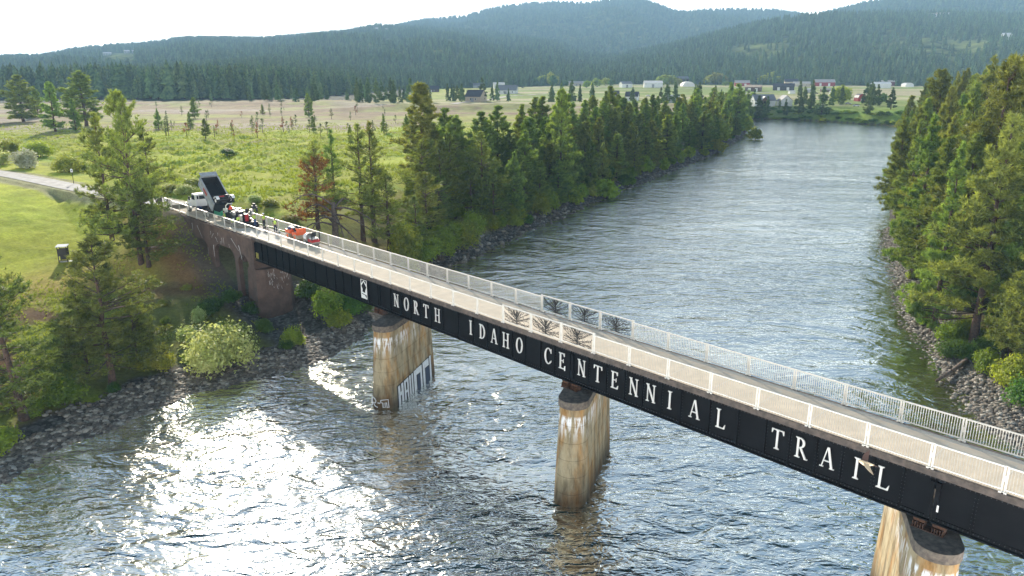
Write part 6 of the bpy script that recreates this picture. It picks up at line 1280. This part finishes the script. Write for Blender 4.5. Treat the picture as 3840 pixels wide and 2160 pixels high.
# ================================================================== FARMS ACROSS THE RIVER
WALLC = {'white': (.70, .70, .67), 'brown': (.11, .07, .055), 'dark': (.045, .035, .04), 'beige': (.50, .43, .33), 'red': (.30, .03, .03), 'grey': (.36, .37, .37), 'tan': (.42, .34, .25), 'darkred': (.14, .035, .03)}
ROOFC = {'white': (.72, .72, .70), 'grey': (.20, .205, .22), 'dark': (.05, .045, .055), 'tan': (.58, .44, .32), 'beige': (.45, .40, .34), 'pale': (.50, .47, .44), 'metal': (.46, .48, .50)}
M['pane'] = M['glass']; M['trim'] = mat('white trim', (.72, .72, .70), .6)
def house(px, py, w_px, depth, hw, hr, wall, roof, rot, label, cat='house', kind='gable', win=3, doors=1, name=None, axis='x', oh=.4):
    P = ground(px, py); mpp = P[1] / 2905.0; wd = w_px * mpp * 1.02; hw *= 1.08; hr *= 1.1
    e = empty(name or {'house': 'farmhouse', 'barn': 'barn', 'shed': 'shed'}.get(cat, 'building'), (P[0], P[1], P[2] - .2), R(rot), label, cat); b = MB()
    hx, hy = wd / 2, depth / 2; b.box((0, 0, hw / 2), (wd, depth, hw))
    rb = MB()
    if kind == 'gable':
        if axis == 'x':    # ridge along x
            for sx in (-1, 1): b.prism([(sx * hx, -hy, hw), (sx * hx, hy, hw), (sx * hx, 0, hw + hr)], Vector((-.1 * sx, 0, 0)), Vector((0, 0, 0)))
            for sy in (-1, 1): rb.prism([(-hx - oh, sy * (hy + oh), hw - oh * hr / hy), (hx + oh, sy * (hy + oh), hw - oh * hr / hy), (hx + oh, 0, hw + hr), (-hx - oh, 0, hw + hr)], Vector((0, 0, .03)), Vector((0, 0, .28)))
        else:
            for sy in (-1, 1): b.prism([(-hx, sy * hy, hw), (hx, sy * hy, hw), (0, sy * hy, hw + hr)], Vector((0, -.1 * sy, 0)), Vector((0, 0, 0)))
            for sx in (-1, 1): rb.prism([(sx * (hx + oh), -hy - oh, hw - oh * hr / hx), (sx * (hx + oh), hy + oh, hw - oh * hr / hx), (0, hy + oh, hw + hr), (0, -hy - oh, hw + hr)], Vector((0, 0, .03)), Vector((0, 0, .28)))
    elif kind == 'arch':
        n = 10; pts = [(hx * math.cos(math.pi * i / n), hr * math.sin(math.pi * i / n) + hw) for i in range(n + 1)]
        for i in range(n): rb.prism([(pts[i][0], -hy - .1, pts[i][1]), (pts[i + 1][0], -hy - .1, pts[i + 1][1]), (pts[i + 1][0] * .96, -hy - .1, pts[i + 1][1] * .97), (pts[i][0] * .96, -hy - .1, pts[i][1] * .97)], Vector((0, 0, 0)), Vector((0, depth + .2, 0)))
        b.prism([(x * .95, -hy, z * .96) for x, z in pts], Vector((0, .02, 0)), Vector((0, depth - .04, 0)))
    elif kind == 'gambrel':
        pf = [(-hx, hw), (-hx * .72, hw + hr * .65), (0, hw + hr), (hx * .72, hw + hr * .65), (hx, hw)]
        b.prism([(x, -hy, z) for x, z in pf], Vector((0, .02, 0)), Vector((0, depth - .04, 0)))
        for i in range(4): rb.prism([(pf[i][0] * 1.06, -hy - .3, pf[i][1]), (pf[i + 1][0] * 1.06, -hy - .3, pf[i + 1][1]), (pf[i + 1][0] * 1.06, hy + .3, pf[i + 1][1]), (pf[i][0] * 1.06, hy + .3, pf[i][1])], Vector((0, 0, .04)), Vector((0, 0, .2)))
    b.build('wall', mat('wall ' + wall, WALLC[wall], .8, var=.1, scale=.6), e); rb.build('roof', mat('roof ' + roof, ROOFC[roof], .55, var=.1, scale=.5), e)
    for i in range(win):
        x = -hx + wd * (i + 1) / (win + 1.0) + .3; o = MB(); o.box((x, -hy - .03, hw * .55), (1.5, .06, 1.5)); f = o.build('window', M['trim'], e); o = MB(); o.box((x, -hy - .07, hw * .55), (1.15, .03, 1.2)); o.build('pane', M['pane'], f)
    for i in range(doors):
        x = -hx + wd * (i + .62) / (doors + .3); o = MB(); o.box((x, -hy - .04, hw * .38), (min(3.2, wd * .2), .06, hw * .76)); o.build('door', M['trim'] if wall in ('red', 'dark', 'brown', 'darkred') else mat('grey door', (.25, .25, .26), .6), e)
    return e, P, wd, b
e, P, wd, _ = house(2858, 402, 78, 11, 4.2, 3.8, 'white', 'grey', 4, 'white farmhouse with grey roof and timber framed gable porch above the far bank', win=2, doors=0)
b = MB(); b.prism([(-4.6, -8.2, 4.0), (1.8, -8.2, 4.0), (-1.4, -8.2, 7.2)], Vector((0, 0, 0)), Vector((0, .3, 0))); b.build('porch_gable', mat('porch timber', (.14, .09, .06), .8), e)
b = MB()
for sx, ex in ((-1.4, -5.1), (-1.4, 2.3)): b.prism([(sx, -8.6, 7.5), (ex, -8.6, 3.7), (ex, 0, 3.7), (sx, 0, 7.5)], Vector((0, 0, 0)), Vector((0, 0, .25)))
b.build('porch_roof', mat('roof grey', ROOFC['grey'], .55), e)
for x in (-4.3, -2.4, -.4, 1.5): b = MB(); b.box((x, -8.0, 2), (.3, .3, 4)); b.build('porch_post', mat('porch timber', (.14, .09, .06), .8), e)
b = MB(); b.box((-1.4, -5.6, 2.3), (5.6, .1, 3.6)); b.build('glazing', M['pane'], e); b = MB(); b.box((-1.4, -6.6, .4), (9, 4.4, .5)); b.build('deck', mat('grey deck', (.3, .28, .26), .8), e)
house(2940, 400, 44, 9, 3.6, 3.4, 'white', 'grey', 2, 'white garage wing standing just right of the grey roofed farmhouse', win=1, doors=0, axis='y')
house(2825, 343, 56, 16, 5.0, 2.2, 'brown', 'tan', -22, 'brown barn with tan roof behind the white farmhouse', 'barn', win=0, doors=2)
house(2937, 339, 74, 14, 5.0, 3.0, 'dark', 'dark', -18, 'dark brown barn with dark roof right of the tan roofed barn', 'barn', win=0, doors=2)
house(3005, 325, 58, 16, 4.5, 2.6, 'beige', 'pale', -16, 'beige stable with pale roof left of the red barn', 'barn', win=3)
house(2965, 322, 46, 18, 6.0, 4.0, 'beige', 'dark', -16, 'beige building with brown hipped top behind the stable', 'house', win=2)
house(3090, 323, 68, 20, 5.5, 4.0, 'red', 'pale', -14, 'red barn with wide pale roof at the field edge', 'barn', win=0, doors=2)
house(3302, 330, 60, 16, 5.2, 2.6, 'white', 'white', -10, 'long white barn left of the right bank wood', 'barn', win=0, doors=0)
house(3325, 322, 46, 16, 6.0, 2.0, 'darkred', 'pale', -10, 'dark red shed behind the long white barn', 'shed', win=0, doors=1)
house(3402, 326, 30, 14, 2.5, 3.5, 'white', 'metal', 0, 'small round roofed metal shed at the edge of the right wood', 'shed', 'arch', win=0, doors=0)
house(3222, 380, 27, 6.5, 2.8, 3.0, 'red', 'dark', 8, 'small red barn shaped shed with white doors near the far bank', 'shed', 'gambrel', win=0, doors=1)
house(2782, 322, 52, 18, 4.5, 3.5, 'red', 'pale', -12, 'red barn with pale roof left of the tan roofed barn', 'barn', win=0, doors=2)
house(2448, 328, 66, 24, 6.0, 3.0, 'white', 'white', -6, 'big white metal arena shed in the middle of the valley', 'shed', win=0, doors=1)
house(1871, 331, 40, 16, 6.0, 2.5, 'white', 'white', 6, 'white shed beside the yellow green trees left of centre', 'shed', win=0, doors=1)
house(2577, 324, 44, 20, 1.0, 6.0, 'white', 'white', 0, 'low white round roofed hut right of the arena shed', 'shed', 'arch', win=0, doors=0)
house(2346, 328, 38, 18, 5.0, 3.0, 'white', 'grey', 8, 'white house with grey roof left of the arena shed', win=1)
house(1900, 352, 78, 14, 4.0, 5.0, 'white', 'grey', -8, 'wide grey roofed farmhouse with gables in the left fields', win=4)
house(1785, 382, 60, 14, 4.0, 4.5, 'tan', 'dark', -20, 'dark roofed house half hidden behind trees left of centre', win=2)
house(1615, 345, 60, 14, 3.4, 4.0, 'brown', 'dark', 10, 'brown house among trees at the left of the fields', win=2)
house(1795, 330, 40, 12, 4.0, 3.5, 'grey', 'grey', 0, 'small grey house by the yellow green trees', win=1)
house(2370, 376, 46, 12, 3.4, 3.4, 'white', 'dark', -15, 'dark roofed house with white gable showing above the row', win=2)
house(2300, 368, 40, 12, 3.2, 3.0, 'brown', 'dark', -10, 'brown low house left of the dark roofed white gabled house', win=2)
house(2525, 385, 40, 12, 3.2, 2.5, 'grey', 'pale', -5, 'grey low house above the far half of the row', win=2)
house(1950, 322, 30, 12, 3.2, 2.2, 'white', 'grey', 0, 'white low house among the dark round trees', win=1)
house(2160, 322, 60, 14, 4.0, 3.0, 'beige', 'pale', 5, 'beige house with pale roof in the middle tree belt', win=2)
house(3130, 352, 28, 8, 2.6, .8, 'white', 'white', 10, 'white low trailer in the field right of the dark barn', 'trailer', win=0, doors=0, name='trailer')
house(3032, 348, 22, 8, 3.4, 1.0, 'grey', 'metal', -10, 'grey little shed right of the dark barn', 'shed', win=0, doors=0)
house(3100, 345, 42, 8, 2.4, 1.6, 'brown', 'beige', -4, 'low brown lean to in the field behind the drooping conifer', 'shed', win=0, doors=0)
house(2968, 352, 20, 6, 2.6, .6, 'white', 'metal', 0, 'small white shed before the dark barn', 'shed', win=0, doors=0)
def hillhouse(hz, px, dist, w_, h_, wall, roof, label):
    a = math.atan((px - 1920) / 2905); x, y = math.sin(a) * dist, math.cos(a) * dist; z = float(hz(np.array([a]), np.array([dist]))[0]); e = empty('hill_house', (x, y, z), R(random.uniform(-20, 20)), label, 'house')
    b = MB(); b.box((0, 0, h_ / 2 - 1), (w_, 12, h_ + 2)); b.build('wall', mat('wall ' + wall, WALLC[wall], .8), e); b = MB()
    for sy in (-1, 1): b.prism([(-w_ / 2 - .5, sy * 6.6, h_), (w_ / 2 + .5, sy * 6.6, h_), (w_ / 2 + .5, 0, h_ + 3.5), (-w_ / 2 - .5, 0, h_ + 3.5)], Vector((0, 0, 0)), Vector((0, 0, .4)))
    b.build('roof', mat('roof ' + roof, ROOFC[roof], .5), e); b = MB()
    for i in range(3): b.box((-w_ / 2 + w_ * (i + .5) / 3, -6.05, h_ * .55), (w_ * .16, .1, h_ * .3))
    b.build('window', M['pane'], e); return e
hillhouse(hE, 2430, 1560, 16, 13, 'dark', 'dark', 'tall dark tower like house at the foot of the right hill'); hillhouse(hE, 845, 830, 14, 12, 'white', 'tan', 'white house peeping out of the left valley forest')
hillhouse(hC, 3500, 2600, 40, 9, 'white', 'pale', 'long pale house near the top of the right hill'); hillhouse(hC, 3460, 2590, 22, 7, 'grey', 'pale', 'smaller house left of the long pale hilltop house'); hillhouse(hC, 3745, 1950, 16, 12, 'white', 'white', 'white house high in the trees at the right edge'); hillhouse(hC, 2560, 1430, 18, 8, 'brown', 'grey', 'brown house at the base of the right hill behind yellow trees')
for px, ds, w_, lb in [(417, 3150, 44, 'white roofed building in the left ridge clearing'), (498, 3100, 50, 'pale building right of the first one in the ridge clearing'), (590, 3200, 36, 'white building alone right of the ridge clearing'), (1425, 3250, 30, 'bright white building on the ridge below its notch'), (1455, 3180, 24, 'small white house under the bright ridge building'), (1333, 3220, 18, 'tiny white house left on the middle ridge'), (2072, 3500, 26, 'white cabin high on the far mountain slope')]:
    hillhouse(hA if px < 1800 else hB, px, ds, w_ * .6, 7, 'grey', 'white', lb)
# cars by the farms
def car(px, py, col, label):
    P = ground(px, py); e = empty('parked_car', (P[0], P[1], P[2]), R(random.uniform(-30, 30)), label, 'car', 'vehicles parked around the farms'); m = mat('car ' + col, {'white': (.7, .7, .7), 'dark': (.03, .03, .035), 'silver': (.4, .4, .42)}[col], .3)
    b = MB(); b.box((0, 0, .65), (4.6, 1.8, .65)); b.box((-.2, 0, 1.25), (2.6, 1.6, .6), taper=.82); b.build('body', m, e, bevel=.08); b = MB(); b.box((-.2, -.81, 1.22), (2.2, .05, .38)); b.build('window', M['pane'], e)
    for x in (-1.4, 1.4):
        for y in (-.8, .8): b = MB(); b.cyl((x, y - .12, .36), (x, y + .12, .36), .36, 10); b.build('wheel', M['tyre'], e)
for a_ in [(3060, 352, 'dark', 'dark car parked right of the dark barn'), (3180, 392, 'silver', 'silver car by the drive above the far bank'), (3210, 400, 'white', 'white car below the small red shed'), (2430, 362, 'white', 'white car parked between row and fields'), (1960, 330, 'dark', 'dark car beside the white low house'), (2805, 390, 'dark', 'dark car at the left end of the farmhouse')]: car(*a_)
# yard trees: rounded broadleaf trees in spring colours
YT = [(1843, 325, 26, 30, 'yellowleaf'), (1875, 322, 30, 32, 'leaf'), (1905, 321, 36, 30, 'yellowleaf'), (1935, 322, 22, 28, 'leaf_dark'), (1955, 321, 40, 38, 'yellowleaf'), (1985, 322, 28, 30, 'leaf'), (2005, 324, 24, 30, 'leaf_dark'), (2030, 322, 34, 34, 'leaf'), (2075, 326, 26, 36, 'leaf_dark'), (2065, 322, 24, 44, 'yellowleaf'), (2085, 322, 20, 34, 'yellowleaf'), (1797, 328, 20, 22, 'leaf'),
      (2238, 326, 30, 28, 'leaf'), (2272, 322, 24, 26, 'yellowleaf'), (2290, 324, 20, 20, 'leaf_dark'), (2375, 286, 30, 24, 'leaf'), (2480, 322, 36, 32, 'leaf'), (2505, 322, 46, 34, 'leaf'), (2540, 320, 26, 22, 'yellowleaf'), (2660, 318, 34, 34, 'yellowleaf'), (2685, 318, 28, 38, 'yellowleaf'), (2708, 318, 32, 36, 'yellowleaf'), (2750, 318, 24, 24, 'leaf_dark'), (2795, 312, 26, 32, 'leaf'), (2862, 318, 34, 32, 'leaf'), (2884, 316, 34, 42, 'leaf'), (2910, 318, 28, 26, 'leaf'),
      (3035, 312, 36, 28, 'leaf'), (3070, 312, 30, 26, 'leaf'), (3375, 316, 50, 28, 'yellowleaf'), (3150, 388, 56, 58, 'leaf'), (2820, 388, 22, 36, 'leaf'), (2720, 322, 18, 14, 'leaf'), (2200, 330, 22, 24, 'leaf'), (2120, 326, 20, 22, 'leaf_dark'), (3270, 395, 30, 26, 'leaf_dark'), (3305, 388, 34, 34, 'leaf_dark')] + [(1600 + i * 24, 318 + (i % 3), 16, 12, 'leaf') for i in range(10)]
cn = {'leaf': 'fresh green', 'yellowleaf': 'yellow green', 'leaf_dark': 'dark'}
for i, (px, py, wpx, hpx, cm) in enumerate(YT):
    P = ground(px, py); mp_ = P[1] / 2905; add_shrub(DEC[i % 3], P, wpx * mp_ * .8, hpx * mp_ * 1.4, 3.0, 6.0, 'broadleaf_tree', cn[cm] + ' round topped tree among the valley farms', 'broadleaf tree', cn[cm] + ' yard trees of the valley farms', cm)
# lanes and fences in the fields
def lane(pts, w_, name, lb=None):
    Q = [ground(*p) for p in pts]; b = MB(); ln = []
    for i in range(len(Q) - 1):
        for t in np.linspace(0, 1, 12, endpoint=False): ln.append((Q[i][0] * (1 - t) + Q[i + 1][0] * t, Q[i][1] * (1 - t) + Q[i + 1][1] * t))
    ln.append(Q[-1][:2])
    def edge(s): 
        o_ = []
        for i, p in enumerate(ln): t = (Vector(ln[min(i + 1, len(ln) - 1)]) - Vector(ln[max(0, i - 1)])).normalized(); q = Vector(p) + Vector((-t.y, t.x)) * s; o_.append((q.x, q.y, max(gz(p[0], p[1]), gz(q.x, q.y)) + .25))
        return o_
    A, B_2 = edge(w_ / 2), edge(-w_ / 2)
    for i in range(len(ln) - 1): b.quad(B_2[i], B_2[i + 1], A[i + 1], A[i])
    tag(b.build(name, mat('pale gravel lane', (.42, .39, .35), .9), None), kind='structure')
lane([(2600, 372), (2700, 362), (2800, 352), (2900, 346)], 8, 'lane'); lane([(1900, 336), (2200, 340), (2600, 332), (2780, 330)], 7, 'road'); lane([(1700, 392), (1900, 362), (2050, 352)], 6, 'lane'); lane([(2990, 394), (3060, 392), (3180, 396)], 5, 'lane')
# ================================================================== AIR
hb = MB(); hb.box((0, 2900, 323), (13000, 6600, 662)); hz_ = hb.build('haze', mat('hidden', (1, 1, 1)), None); hz_['kind'] = 'stuff'
hm = bpy.data.materials.new('haze air'); hm.use_nodes = True; N = hm.node_tree.nodes; N.clear(); o_ = N.new('ShaderNodeOutputMaterial'); pv_ = N.new('ShaderNodeVolumePrincipled')
pv_.inputs['Color'].default_value = (.40, .69, 1.0, 1); pv_.inputs['Density'].default_value = .00016; pv_.inputs['Anisotropy'].default_value = .0
hm.node_tree.links.new(pv_.outputs[0], o_.inputs['Volume']); hz_.data.materials.clear(); hz_.data.materials.append(hm)
